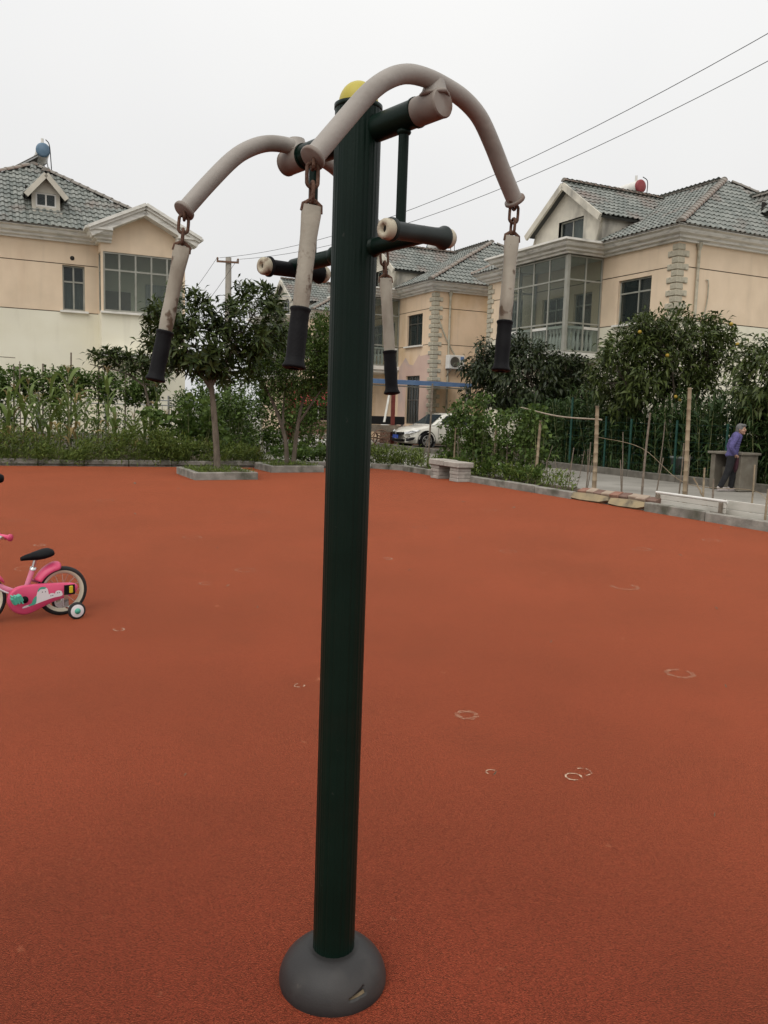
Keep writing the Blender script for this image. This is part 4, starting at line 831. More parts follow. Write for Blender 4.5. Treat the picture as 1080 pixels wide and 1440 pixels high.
m = MB(); m.tube([mp(-.225, 0, ZR-.002), mp(.225, 0, ZR-.002)], .0185, 20); m.ell(mp(.058, 0, ZR-.002), (.027, .027, .024)); m.ell(mp(-.058, 0, ZR-.002), (.027, .027, .024)); m.build('lower_tube', M_green, fm)
for s in (-1, 1):
    m = MB(); m.tube([mp(s*.152, 0, ZB-.02), mp(s*.152, 0, ZR)], .0115, 14); m.ell(mp(s*.152, 0, ZB-.03), (.016, .016, .01)); m.build('strut', M_green, fm)
    dz = -.004 if s > 0 else -.012; c = mp(.224 if s > 0 else -.218, -.018 if s > 0 else 0, ZR+dz); fr_ = (f3+up3*(.06 if s > 0 else .03)).normalized(); L_ = .082
    m = MB(); m.lathe([(0, -L_), (.0175, -L_), (.0245, -L_+.001), (.0245, -L_+.005), (.0185, -L_+.009), (.0183, 0), (.019, L_*.6), (.0205, L_*.82), (.0255, L_-.004), (.0255, L_), (.017, L_), (0, L_)], 24, axis_m(c, fr_)); gr_ = m.build('grip_sleeve', M_black if s < 0 else mat('green_black_rubber', (.012, .018, .016), (.018, .026, .023), scale=20, rough=.5), fm)
    for q in (-1, 1):
        m = MB(); m.lathe([(.019, 0), (.0215, .003), (.021, .016), (.0185, .021), (.0095, .022), (.008, .012), (0, .012)], 22, axis_m(c+fr_*q*L_, fr_*q)); cp = m.build('end_nut', M_cap, gr_)
        m = MB(); m.lathe([(0, .0128), (.0079, .0128)], 12, axis_m(c+fr_*q*L_, fr_*q)); m.build('nut_hole', M_dark, cp)

# ================================================================== CHILD'S BICYCLE
M_pinkp = mat('pink_plastic', (.62, .06, .15), (.68, .085, .19), scale=4, rough=.38, spec=.45); M_pinkl = mat('light_pink_paint', (.68, .19, .31), (.72, .24, .36), scale=4, rough=.3, spec=.5)
M_chrome = mat('chrome', (.62, .62, .6), rough=.22, metal=1); M_ivory = mat('ivory_rim', (.62, .58, .44), (.68, .64, .5), scale=5, rough=.5); M_mint = mat('mint_plastic', (.07, .36, .26), (.09, .42, .3), scale=6, rough=.45)
M_tyre = mat('tyre_rubber', (.016, .016, .016), (.026, .025, .025), scale=30, rough=.75); M_wht = mat('white_plastic', (.72, .69, .7), rough=.4)
bk = thing('kids_bicycle', "small pink child's bicycle with black saddle and white training wheels at the left edge", 'bicycle', (-2.19, 5.565, 0), math.atan2(-.64, -.768))
def bwheel(x, R_, name='wheel'):
    M4 = axis_m((x, 0, R_), (0, 1, 0)); m = MB()
    m.lathe([(R_-.03+.019*math.cos(t)+.011, .019*math.sin(t)) for t in np.linspace(-PI, PI, 15)], 44, M4); wl = m.build(name, M_tyre, bk)
    m = MB(); m.lathe([(R_-.028, -.0165), (R_-.044, -.012), (R_-.05, 0), (R_-.044, .012), (R_-.028, .0165), (R_-.02, .0185), (R_-.014, .0175)], 44, M4); m.lathe([(R_-.014, -.0175), (R_-.02, -.0185), (R_-.028, -.0165)], 44, M4); m.build('rim', M_ivory, wl)
    m = MB()
    for k in range(16): a = k*PI/8; a2 = a+(.5 if k % 2 else -.5); m.tube([M4 @ Vector((.015*math.cos(a2), .015*math.sin(a2), .018 if k % 4 < 2 else -.018)), M4 @ Vector(((R_-.045)*math.cos(a), (R_-.045)*math.sin(a), 0))], .0014, 4)
    m.build('spokes', M_chrome, wl); m = MB(); m.lathe([(.006, -.05), (.02, -.03), (.013, -.02), (.013, .02), (.02, .03), (.006, .05), (0, .05)], 14, M4); m.build('hub', M_chrome, wl); return wl
bwheel(0, .17, 'rear_wheel'); bwheel(.53, .17, 'front_wheel')
for s in (1, -1):
    M4 = axis_m((-.04, s*.165, .058), (0, s, 0)); m = MB(); m.lathe([(.04, -.012), (.054, -.013), (.058, -.006), (.058, .006), (.054, .013), (.044, .014)], 28, M4); tw = m.build('training_wheel', M_tyre, bk)
    m = MB(); m.lathe([(.044, .0135), (.03, .018), (0, .019)], 24, M4); m.lathe([(.044, -.0125), (0, -.014)], 24, M4); m.build('wheel_disc', M_wht, tw)
    m = MB(); m.lathe([(.02, .0182), (.02, .021), (0, .0225)], 18, M4); m.build('hub_cap', M_mint, tw)
    m = MB(); m.bar((.0, s*.075, .185), (.0, s*.08, .07), .03, .006, (0, 1, 0)); m.bar((.0, s*.08, .07), (-.04, s*.15, .058), .012, .012); m.build('bracket', M_chrome, tw)
def egg(pts, seg=6): 
    P = [Vector((x, 0, z)) for x, z in pts]; o = []; n = len(P)
    for i in range(n):
        a, b, c, d = P[i-1], P[i], P[(i+1) % n], P[(i+2) % n]
        for k in range(seg): t = k/seg; v = .5*((2*b)+(c-a)*t+(2*a-5*b+4*c-d)*t*t+(3*b-a-3*c+d)*t**3); o.append((v.x, v.z))
    return o
og = egg([(-.06, .225), (.08, .24), (.2, .245), (.3, .24), (.355, .205), (.37, .145), (.335, .078), (.265, .05), (.19, .07), (.08, .115), (-.04, .145), (-.085, .185)])
m = MB(); cx_, cz_ = .16, .16; n = len(og); rows = []
for y, q in ((.035, .96), (.04, 1.0), (.062, 1.0), (.072, .965), (.076, .9), (.077, .0)): rows += [(cx_+(x-cx_)*q, y, cz_+(z-cz_)*q) for x, z in og]
m.add(rows, [(i*n+k, i*n+(k+1) % n, (i+1)*n+(k+1) % n, (i+1)*n+k) for i in range(5) for k in range(n)], True); cg = m.build('chain_guard', M_pinkp, bk)
def decal(name, pts, m_, y=.0782, par=cg):
    q = egg(pts, 4); mb = MB(); mb.add([(x, y, z) for x, z in q], [tuple(range(len(q)))]); return mb.build(name, m_, par)
decal('picture_ground', [(.27, .098), (.1, .142), (.03, .152), (.03, .172), (.1, .165), (.2, .125), (.27, .112)], M_wht)
decal('white_figure', [(.2, .125), (.12, .145), (.115, .18), (.125, .215), (.16, .222), (.185, .2), (.195, .16)], M_wht, .0784)
decal('mint_patch', [(.24, .108), (.2, .118), (.192, .165), (.2, .168), (.215, .15), (.225, .125), (.245, .115)], M_mint, .0786)
decal('mint_mane', [(.185, .205), (.165, .226), (.13, .222), (.14, .212), (.165, .212), (.18, .198)], M_mint, .0787)
decal('white_figure', [(.115, .142), (.075, .152), (.075, .172), (.095, .178), (.115, .168)], M_wht, .0785)
decal('white_figure', [(.07, .155), (.03, .163), (.028, .182), (.05, .192), (.07, .182)], M_wht, .0785)
def spot(x, z, r): decal('dark_spot', [(x-r, z), (x, z+r), (x+r, z), (x, z-r)], M_black, .079)
for x, z in ((.155, .192), (.135, .192), (.1, .16), (.088, .161), (.056, .175), (.044, .176)): spot(x, z, .0035)
m = MB(); m.bb((-.045, .08, .165), (-.02, .09, .215), .004); m.build('reflector', mat('yellow_reflector', (.6, .45, .03), rough=.3), bk)
m = MB(); m.bb((-.06, .079, .155), (.012, .0815, .222)); m.build('reflector_plate', M_black, bk)
m = MB(); m.tube([(.24, 0, .2), (.19, 0, .34)], .017, 14); m.tube(bend([(.3, 0, .19), (.4, 0, .245), (.46, 0, .34), (.5, 0, .46), (.5, 0, .5)]), .021, 14); m.tube([(.24, -.03, .2), (.0, -.05, .17)], .011, 8); m.tube([(.21, -.03, .27), (.0, -.05, .17)], .009, 8); m.tube([(.495, 0, .44), (.475, 0, .55)], .022, 14)
m.tube([(.5, .045, .42), (.53, .05, .17)], .012, 8); m.tube([(.5, -.045, .42), (.53, -.05, .17)], .012, 8); m.tube([(.5, -.045, .42), (.5, .045, .42)], .014, 8); m.build('frame', M_pinkl, bk)
m = MB(); m.tube(bend([(.305, .019, .175), (.405, .019, .23), (.468, .017, .335)]), .006, 6); m.build('frame_stripe', M_wht, bk)
m = MB(); m.tube([(.19, 0, .335), (.17, 0, .415)], .0115, 12); m.lathe([(.022, 0), (.022, .02), (.013, .024)], 14, axis_m((.19, 0, .33), (-.3, 0, 1))); m.build('seat_post', M_chrome, bk)
m = MB(); sd_ = [(.265, .014, .412, .014), (.235, .024, .418, .02), (.2, .034, .422, .026), (.16, .054, .427, .033), (.12, .07, .434, .036), (.085, .07, .44, .033), (.06, .048, .44, .022)]; rows = []
for x, hw, z, th in sd_: rows += [(x, hw*math.cos(t), z+th*(math.sin(t) if math.sin(t) > 0 else .9*math.sin(t))) for t in np.linspace(0, 2*PI, 17)[:-1]]
m.add(rows, [(i*16+k, i*16+(k+1) % 16, (i+1)*16+(k+1) % 16, (i+1)*16+k) for i in range(6) for k in range(16)], True); m.add(rows[:16], [tuple(range(16))]); m.add(rows[-16:], [tuple(range(16))]); m.build('saddle', M_black, bk)
def fender(name, x, R_, a0, a1, w0, w1):
    m = MB(); rows = []; n = 14
    for i in range(n+1):
        t = i/n; a = math.radians(a0+(a1-a0)*t); wd = w0+(w1-w0)*t; wd *= math.sqrt(max(.02, 1-(max(0, t-.75)/.25)**2)) if True else 1
        for k in range(9): b = (k/8-.5)*2.6; rr = R_+wd*(math.cos(b)-.6); rows.append((x+rr*math.cos(a), wd*math.sin(b), .17+rr*math.sin(a)))
    m.add(rows, [(i*9+k, i*9+k+1, i*9+10+k, i*9+9+k) for i in range(n) for k in range(8)], True); o = m.build(name, M_pinkp, bk)
    md = o.modifiers.new('thickness', 'SOLIDIFY'); md.thickness = .004; return o
fender('rear_fender', 0, .187, 28, 88, .05, .075); fender('front_fender', .53, .185, 20, 150, .03, .04)
m = MB(); m.tube(bend([(.44, .25, .60), (.46, .12, .605), (.475, .0, .585), (.46, -.12, .605), (.44, -.25, .60)]), .011, 10); m.tube([(.48, 0, .5), (.472, 0, .59)], .014, 10); m.build('handlebar', M_chrome, bk)
for s in (1, -1):
    m = MB(); m.lathe([(.013, 0), (.026, .0), (.026, .006), (.0165, .01), (.0155, .085), (.023, .09), (.023, .1), (0, .101)], 18, axis_m((.448, s*.17, .602), (-.08, s*.12, -.004))); m.build('handle_grip', M_pinkp, bk)
    m = MB(); m.tube(bend([(.46, s*.12, .6), (.5, s*.15, .585), (.49, s*.2, .575)]), .005, 6); m.build('brake_lever', M_wht, bk)
m = MB(); m.lathe([(.0, .03), (.018, .026), (.024, .012), (.024, 0), (0, 0)], 16, Matrix.Translation((.455, .12, .615))); m.build('bell', M_wht, bk)
m = MB(); m.tube(bend([(.49, .1, .59), (.55, .08, .54), (.52, .05, .45)]), .004, 5); m.build('brake_cable', M_wht, bk)
for s, an in ((1, .5), (-1, .5+PI)):
    e = Vector((.27+.075*math.cos(an), s*.1, .155+.075*math.sin(an)*.6)); m = MB(); m.bar((.27, s*.09, .155), e, .018, .01, (0, 1, 0)); m.lathe([(0, .012), (.022, .01), (.024, 0)], 14, axis_m((.27, s*.083, .155), (0, s, 0))); cr = m.build('crank', M_black, bk)
    m = MB(); m.box(e+Vector((0, s*.045, 0)), (.066, .05, .05), Matrix.Rotation(.4, 3, 'Y'), .006)
    for q in (-.02, 0, .02): m.box(e+Vector((q, s*.045, 0)), (.009, .056, .058), Matrix.Rotation(.4, 3, 'Y'))
    m.build('pedal', M_mint, cr)

# pushchair whose foam grip just enters the frame on the left
pc = thing('pushchair', 'pushchair with round black foam grip barely entering at the left edge', 'pushchair', (-2.945, 5.55, 0), 0)
gx = Vector((.365, 0, .925)); m = MB(); m.tube(bend([(-.25, .0, .93), (.0, .0, .93), (.3, 0, .93)]), .012, 8); m.tube([(-.2, 0, .93), (-.35, .35, .1)], .012, 8); m.tube([(.15, 0, .93), (.0, .35, .1)], .012, 8); m.tube([(-.32, -.25, .07), (-.3, .1, .55)], .012, 8); m.tube([(.02, -.25, .07), (.05, .1, .55)], .012, 8); m.build('frame', M_steel, pc)
m = MB(); m.tube([(.2, 0, .93), (.215, 0, .93), (.36, 0, .93), (.374, 0, .93), (.38, 0, .93)], [.022, .03, .031, .024, .008], 18); m.build('foam_grip', M_black, pc)
m = MB(); m.bb((-.3, -.1, .4), (.03, .2, .44), .01); m.build('seat', M_black, pc)
for x, y in ((-.36, .38), (.0, .38), (-.33, -.26), (.02, -.26)):
    m = MB(); m.lathe([(.0, -.015), (.07, -.015), (.07, .015), (0, .015)], 20, axis_m((x, y, .07), (1, 0, 0))); m.build('wheel', M_black, pc)

# ================================================================== BENCH, BRICKS, BOARDS ON THE RIGHT KERB
M_bench = mat('bench_concrete', (.36, .32, .28), (.46, .42, .37), scale=6, rough=.9, bump=.4, bscale=45, col3=(.24, .22, .19), s3=5)
bn = thing('concrete_bench', 'low concrete bench with two block legs standing by the right kerb', 'bench', W(9.33, 15.75), TH)
for y in (-.33, .33): m = MB(); m.bb((-.2, y-.315, .305), (.2, y+.315, .42+.012*(y > 0)), .014); m.build('seat_slab', M_bench, bn)
for y in (-.42, .42):
    lg_ = None
    for k in range(4):
        m = MB(); m.bb((-.17+.008*(k % 2), y-.17, .0+k*.076), (.17-.006*(k % 2), y+.17, .072+k*.076), .008); m.build('leg_block', M_bench, bn)
br_ = thing('brick_edging', 'row of old bricks bedded along the right kerb', 'bricks', W(9.66, 11.75), TH-PI/2)
for k in range(9):
    o = link('brick', BR[(0, 2, 1, 2, 0, 1, 2, 2, 1)[k]], br_, loc=(.1+k*.21, .04+random.uniform(-.02, .02), .15+random.uniform(-.012, .012)), rot=(.35+random.uniform(-.1, .1), random.uniform(-.05, .05), random.uniform(-.06, .06))); o.scale = (.84, 1.3, 1.6)
M_slate = mat('ochre_stone_slab', (.34, .27, .16), (.24, .2, .13), scale=5, rough=.9, bump=.6, bscale=22, col3=(.13, .11, .08), s3=6)
for (u, v, L_, lb) in ((9.53, 11.3, .95, 'flat ochre stone slab leaning below the bricks, nearer the bench'), (9.53, 10.36, .85, 'flat ochre stone slab with split end below the bricks, nearer the white board')):
    m = MB(); pl = [(-L_/2, -.02), (-L_*.2, -.035), (L_*.3, -.02), (L_/2, .03), (L_*.46, .1), (L_*.1, .115), (-L_*.3, .1), (-L_/2, .09)]
    m.prism(pl, .055, Matrix.Translation(W(u, v, .02)) @ Matrix.Rotation(TH-PI/2, 4, 'Z') @ Matrix.Rotation(math.radians(58), 4, 'X')); tag(m.build('stone_slab', M_slate), lb, 'stone slab')
M_board = mat('weathered_board', (.5, .48, .42), (.58, .55, .49), scale=3, stretch=(1, 6, 6), rough=.7, col3=(.36, .33, .28), s3=4, stretch3=(.4, 1, 1))
def board(lb, u, v0, v1, z0, z1, pipe):
    t = thing('board_panel', lb, 'board', W(u, v0), TH-PI/2); L_ = v0-v1
    for k in range(2): m = MB(); zz = (z1-z0)/2; m.bb((0, 0, z0+k*zz+.004), (L_, .03, z0+(k+1)*zz-.004), .004); m.build('board', M_board, t)
    if pipe: m = MB(); m.tube([(-.02, .015, z1+.022), (L_+.02, .015, z1+.022)], .022, 10); m.build('edge_pipe', M_white, t)
    for x in (.05, L_-.08): m = MB(); m.bb((x, -.05, 0), (x+.04, -.003, z1)); m.build('stake', M_twig, t)
board('white board panel with rounded pipe on top standing on the right kerb', 9.76, 9.98, 8.6, .11, .27, True)
board('longer grey-white board panel at the right edge behind the pipe-topped board', 9.95, 8.85, 6.2, .03, .3, False)

# stakes, bamboo poles and posts ---------------------------------------
def bamboo(lb, u, v, z1, r, lean=(0, 0), m_=None, name='bamboo_pole', cat='pole'):
    p, q = W(u, v, -.05), W(u, v, z1)+Vector((lean[0], lean[1], 0)); mb = MB(); n = max(6, int(z1/.16)); P = []; rr = []; b0 = Vector((random.uniform(-1, 1), random.uniform(-1, 1), 0))*.012*z1
    for i in range(n+1):
        t = i/n; c = p.lerp(q, t)+b0*math.sin(PI*t)
        for dd, k in ((-.012, 1), (0, 1.16), (.012, 1)): P.append(c+Vector((0, 0, dd))); rr.append(r*k*(1-.25*t))
    mb.tube(P, rr, 8); return tag(mb.build(name, m_ or M_bamboo), lb, cat)
for i in range(16):
    v = 16.9-i*.47+random.uniform(-.12, .12); bamboo('thin grey-brown stake in the loose row along the right kerb', 10.35+random.uniform(-.12, .2), v, random.uniform(.55, 1.25), random.uniform(.008, .014), (random.uniform(-.08, .08), random.uniform(-.05, .05)), M_twig, 'stake', 'stake'); COL.objects[-1]['group'] = 'thin stakes along the right kerb'
M_gpost = mat('green_fence_post', (.008, .045, .032), (.012, .06, .045), scale=6, rough=.55)
bamboo('thick bamboo post behind the bricks holding the end of the horizontal pole', 10.3, 12.12, 1.66, .045, (-.03, 0))
bamboo('thin dark stick between the bricks and the white board', 10.2, 10.77, 1.55, .022, (.05, 0), M_twig, 'stick', 'stick')
bamboo('tallest bamboo pole rising above the white board panel', 10.5, 10.09, 1.97, .042, (-.05, 0))
bamboo('thin stick leaning by the far side of the road near the bucket', 14.9, 15.25, 1.44, .016, (.1, 0), M_twig, 'stick', 'stick')
bamboo('short stick in front of the joint of the two white boards', 9.88, 8.96, .58, .018, (0, 0), M_twig, 'stick', 'stick')
bamboo('short forked stick behind the joint of the two white boards', 10.4, 9.59, .7, .02, (-.03, 0), M_bamboo, 'stick', 'stick')
bamboo('slanting stick crossing the forked stick behind the boards', 10.3, 9.3, .55, .014, (-.3, .1), M_bamboo, 'stick', 'stick')
bamboo('pale stick standing in front of the walking person', 10.6, 8.85, .8, .016, (0, 0), M_bamboo, 'stick', 'stick')
bamboo('stick at the right edge in front of the second white board', 9.9, 8.02, .52, .018, (.01, 0), M_bamboo, 'stick', 'stick')
bamboo('tall thin stick left of the bench in front of the white car', 10.3, 18.55, 2.18, .028, (.06, 0), M_twig, 'stick', 'stick')
bamboo('short dark stick propped against the tall stick before the car', 10.2, 18.75, .75, .016, (.16, 0), M_twig, 'stick', 'stick')
bamboo('brown stick wrapped in vines, nearest the bricks', 10.2, 13.82, 1.35, .036, (.05, 0))
bamboo('brown stick in the vines just right of the bench', 10.3, 15.5, 1.2, .03, (0, 0))
bamboo('brown stick in the vines behind the bench', 10.3, 17.21, 1.1, .026)
bamboo('thin stick halfway along the vines', 10.3, 15.0, 1.05, .018, (0, 0), M_twig, 'stick', 'stick')
for i, (v, z) in enumerate(((18.74, 2.0), (17.3, 1.5), (16.35, 1.45), (14.8, 1.45), (13.3, 1.4))):
    lb = ['green steel fence post beside the glazed balcony villa, leftmost of the five', 'green steel fence post second from the left', 'green steel fence post in the middle of the five', 'green steel fence post behind the bucket', 'green steel fence post behind the walking person'][i]
    m = MB(); m.tube([W(14.98, v, 0), W(14.98, v, z)], .03, 8); tag(m.build('fence_post', M_gpost), lb, 'fence post', 'green fence posts')
nf = thing('wire_mesh_fence', 'green wire mesh fence along the far side of the road', 'fence', W(14.98, 13), TH+PI/2)
m = MB()
for z in np.arange(.15, 1.35, .2): m.tube([(0, 0, z), (6, 0, z)], .0025, 3, False)
for x in np.arange(0, 6.01, .2): m.tube([(x, 0, .1), (x, 0, 1.35)], .002, 3, False)
m.build('mesh', M_gpost, nf, kind='stuff')
m = MB(); m.tube(bend([W(10.32, 14.6, 1.62), W(10.3, 13.3, 1.46), W(10.28, 12.0, 1.42)]), .015, 7); tag(m.build('bamboo_pole', mat('pale_bamboo', (.28, .23, .17), (.36, .3, .23), scale=8, rough=.7)), 'pale horizontal bamboo pole tied to the thick post behind the bricks', 'pole')
m = MB(); m.tube(bend([W(10.3, 12.1, 1.1), W(10.35, 11, .95), W(10.5, 10.1, .42), W(10.6, 8.85, .42), W(9.95, 8.0, .3)]), .005, 5); tag(m.build('string', M_bamboo), 'slack string looped along the sticks behind the white boards', 'string')
m = MB(); m.tube([W(10.4, 9.6, .2), W(10.2, 8.0, .17), W(10.1, 7.0, .16)], .018, 6); tag(m.build('stick', M_twig), 'long brown stick lying along the top of the second white board', 'stick')
for i in range(7):
    v = 14.2-i*.33; m = MB(); m.tube(bend([W(10.2, v, .05), W(10.25, v+random.uniform(-.1, .1), .3), W(10.3, v+random.uniform(-.15, .15), random.uniform(.5, .9))]), .006, 4); tag(m.build('dry_stem', M_twig), 'thin dry plant stem in the soil strip between the vines and bricks', 'stem', 'dry stems in the soil strip')

# table and bucket across the road ---------------------------------------
tb = thing('concrete_table', 'old concrete wash table with thick legs behind the walking person', 'table', W(14.55, 12.55), TH-PI/2)
M_tt = mat('table_concrete', (.15, .13, .1), (.2, .18, .145), scale=5, rough=.9, col3=(.12, .1, .08), s3=4)
m = MB(); m.bb((-.62, -.28, .76), (.3, .3, .81), .008); m.build('tabletop', M_tt, tb)
for x in (-.55, .14): m = MB(); m.bb((x, -.24, 0), (x+.12, .26, .757), .008); m.build('leg', M_tt, tb)
m = MB(); m.bb((-.425, .0, .0), (.135, .06, .48)); m.build('back_panel', M_tt, tb); m = MB(); m.bb((-.425, .1, .5), (.135, .14, .75)); m.build('drawer_board', mat('dark_brown_wood', (.05, .03, .022), rough=.8), tb)
bu = thing('bucket', 'grey bucket standing under the citrus tree across the road', 'bucket', W(15.35, 14.95, .05))
m = MB(); m.lathe([(0, 0), (.2, 0), (.25, .5), (.27, .5), (.27, .53), (.24, .53), (.2, .1), (0, .1)], 22); m.build('body', mat('grey_plastic', (.16, .17, .16), (.2, .21, .2), scale=5, rough=.6), bu)
m = MB(); m.lathe([(.262, .48), (.275, .5), (.262, .52)], 22); m.build('rim', mat('grey_plastic', (.16, .17, .16)), bu)

# ================================================================== VEGETATION
def rosette(name, n, L, Wd, m, seed):
    r = np.random.default_rng(seed); a = np.arange(n)*2.399+r.uniform(-.3, .3, n); el = np.linspace(-.35, 1.15, n)+r.uniform(-.2, .2, n)
    D = np.stack([np.cos(a)*np.cos(el), np.sin(a)*np.cos(el), np.sin(el)], 1); N = np.stack([-np.cos(a)*np.sin(el), -np.sin(a)*np.sin(el), np.cos(el)], 1)
    l = L*r.uniform(.7, 1.15, n); return leaves_mesh(name, D*.015, D, N, l, l*Wd/L, m, .3)
ROS = [rosette('leaf_cluster', n, .25, .07, L_loquat, i) for i, n in enumerate((13, 11, 15, 12))]
def put_rosettes(t, C, ce, smin=.75, smax=1.15):
    for c in C:
        o = link('leaf_cluster', random.choice(ROS), t); d = (Vector(c)-Vector(ce)).normalized()*.75+Vector((random.gauss(0, .35), random.gauss(0, .35), .55+random.gauss(0, .25)))
        o.location = c; o.rotation_euler = d.to_track_quat('Z', 'Y').to_euler(); o.scale = (random.uniform(smin, smax),)*3
# loquat in the first planter
b1 = [((-.35, 0, 2.62), (.95, .9, .6), .36), ((-1.05, 0, 2.85), (.5, .6, .42), .12), ((.15, .2, 2.3), (.55, .6, .4), .1), ((.72, .1, 3.15), (.62, .7, .8), .34), ((-.75, -.1, 3.25), (.7, .6, .5), .16)]
t1, cl, ce = tree('loquat_tree', 'loquat tree with dark rosettes of large leaves on one straight trunk, nearest planter', 'tree', W(4.55, 17.35, .08),
     [([(0, 0, 0), (-.05, 0, .8), (-.12, 0, 1.6), (-.2, 0, 2.1)], .075, .05), ([(-.15, 0, 1.75), (-.5, -.1, 2.3), (-.9, 0, 3.0)], .045, .015), ([(-.15, 0, 1.8), (.2, .1, 2.4), (.7, .1, 3.3)], .045, .015), ([(-.15, 0, 1.9), (-.2, .3, 2.5), (-.3, .3, 3.1)], .04, .015)],
     b1, 105, .26, 15, .2, .055, L_loquat, .3)
put_rosettes(t1, np.concatenate([shell(c, r, int(215*s), .6) for c, r, s in b1]), ce)
# small-leaved two-stemmed tree
tree('small_leaved_tree', 'lighter small-leaved tree with two slim stems rising from the second planter', 'tree', W(6.75, 18.95, .08),
     [([(-.08, 0, 0), (-.15, 0, .7), (-.45, .1, 1.5), (-.85, .2, 2.2)], .06, .02), ([(.06, 0, 0), (.15, 0, .9), (.28, 0, 1.6), (.55, .1, 2.4)], .06, .02), ([(.16, 0, 1.0), (.55, -.1, 1.6), (.95, 0, 2.2)], .035, .012), ([(-.2, 0, .9), (-.2, .2, 1.7), (-.1, .2, 2.5)], .03, .01)],
     [((.05, 0, 2.5), (1.0, .8, .85), .6), ((.8, 0, 2.7), (.38, .5, 1.0), .25), ((-.55, 0, 2.4), (.55, .6, .75), .2)], 240, .2, 60, .085, .04, L_small, .1, up=.4)
# sparse loquat in the garden
b3 = [((-.9, 0, 2.6), (.6, .4, .22), .45), ((-.1, 0, 2.55), (.5, .4, .35), .4), ((.3, .0, 2.3), (.4, .4, .4), .3)]
t3, cl, ce = tree('loquat_tree', 'sparse young loquat with open branches in the garden left of the first planter', 'tree', W(3.9, 22.3), [([(.2, 0, 0), (.15, 0, 1.2), (.0, 0, 2.0), (-.1, 0, 2.6)], .05, .015), ([(.05, 0, 1.9), (-.5, 0, 2.25), (-1.4, 0, 2.45)], .03, .01), ([(-.2, 0, 2.1), (-.7, 0, 2.5), (-1.1, 0, 2.85)], .02, .008)], b3, 26, .15, 8, .2, .055, L_loquat, .3)
put_rosettes(t3, np.concatenate([shell(c, r, int(46*s), .3) for c, r, s in b3]), (-.3, 0, 2.0))
# dark tree in front of the glazed balcony
tree('magnolia_tree', 'dark glossy-leaved tree standing below the glazed balcony of the right villa', 'tree', W(16.5, 23.1), [([(.9, 0, 0), (.9, 0, 1.2), (.5, 0, 2.0), (.0, 0, 2.8)], .09, .04), ([(.9, 0, 1.2), (1.3, .1, 2.0), (1.7, .1, 2.9)], .06, .02), ([(.6, 0, 1.8), (-.6, 0, 2.3), (-1.6, 0, 3.0)], .05, .02)],
     [((-.1, 0, 2.6), (2.0, 1.3, 1.15), .6), ((-1.3, -.2, 3.1), (.8, .7, .8), .16), ((-.2, -.2, 3.55), (.6, .6, .45), .08), ((1.4, 0, 2.7), (1.05, 1, .9), .25)], 215, .29, 42, .19, .08, L_dark, .55, up=-.25)
# citrus with yellow fruit
t5, cl, ce = tree('citrus_tree', 'broad citrus tree with a few yellow fruits and a forked trunk across the road', 'tree', W(16.3, 16.7), [([(.15, 0, 0), (.05, 0, .7), (-.4, 0, 1.4), (-1.0, 0, 2.4)], .1, .03), ([(.2, 0, .1), (.4, 0, .9), (.8, 0, 1.7), (1.1, .1, 2.9)], .1, .03), ([(.05, 0, .8), (.1, .2, 1.7), (.1, .1, 3.2)], .07, .02), ([(.5, 0, 1.1), (.2, -.4, 2.0), (.0, -.5, 3.0)], .05, .015)],
     [((-.8, 0, 2.7), (1.1, 1.1, 1.05), .34), ((-.75, -.2, 3.55), (.55, .6, .5), .08), ((.45, 0, 3.15), (.95, 1.1, 1.05), .3), ((1.0, -.1, 3.55), (.7, .7, .6), .1), ((1.35, 0, 2.5), (.85, 1, 1.0), .2), ((-.2, -.2, 3.75), (.8, .8, .55), .12), ((-1.3, -.2, 2.2), (.7, .8, .6), .1)], 215, .27, 40, .2, .062, L_pomelo, .45, up=.05, jit=.7)
M_fruit = mat('yellow_fruit', (.34, .22, .025), (.4, .29, .04), scale=8, rough=.5)
for x, z in ((1.35, 4.0), (-1.0, 3.75), (.0, 2.1), (.2, 2.02), (1.6, 3.5), (-.3, 3.15)):
    m = MB(); m.ell((x*.95, -.95+random.uniform(-.15, .15), z*.97), (.05, .05, .048), 10, 7); m.build('fruit', M_fruit, t5)
tree('citrus_tree', 'citrus tree cut by the right edge of the view behind the walking person', 'tree', W(16.1, 12.9), [([(-.35, 0, 0), (-.35, 0, 1.0), (-.2, 0, 1.8), (.1, 0, 2.6)], .08, .03), ([(-.3, 0, 1.1), (.3, 0, 1.8), (.8, 0, 2.6)], .05, .02)],
     [((.1, 0, 2.35), (1.15, 1, 1.15), .7), ((.9, .2, 2.9), (.9, .9, .8), .3)], 160, .27, 42, .2, .062, L_pomelo, .5, up=-.15)
# cane shrubs under the trees
for i in range(26):
    v = 11.3+i*.42+random.uniform(-.1, .1); u = 15.75+random.uniform(-.25, .5); h = random.uniform(1.4, 2.2); t = thing('cane_shrub', 'clump of dark green cane shrubs with long narrow leaves under the citrus trees', 'shrub', W(u, v, .05), 0, 'cane shrubs across the road')
    m = MB(); C = []
    for k in range(16):
        x, y = random.gauss(0, .24), random.gauss(0, .2); tx, ty = x+random.gauss(0, .15), y+random.gauss(0, .15); hh = h*random.uniform(.7, 1.05); m.tube([(x, y, 0), ((x+tx)/2, (y+ty)/2, hh*.5), (tx, ty, hh)], [.011, .009, .004], 5, False)
        for q in np.arange(.18, 1.0, .1): C.append((x+(tx-x)*q, y+(ty-y)*q, hh*q))
    m.build('stems', M_stem, t); foliage('foliage', t, C, .06, 5, .36, .05, L_cane, (0, 0, 0), .55, .35, .5, jit=.55)
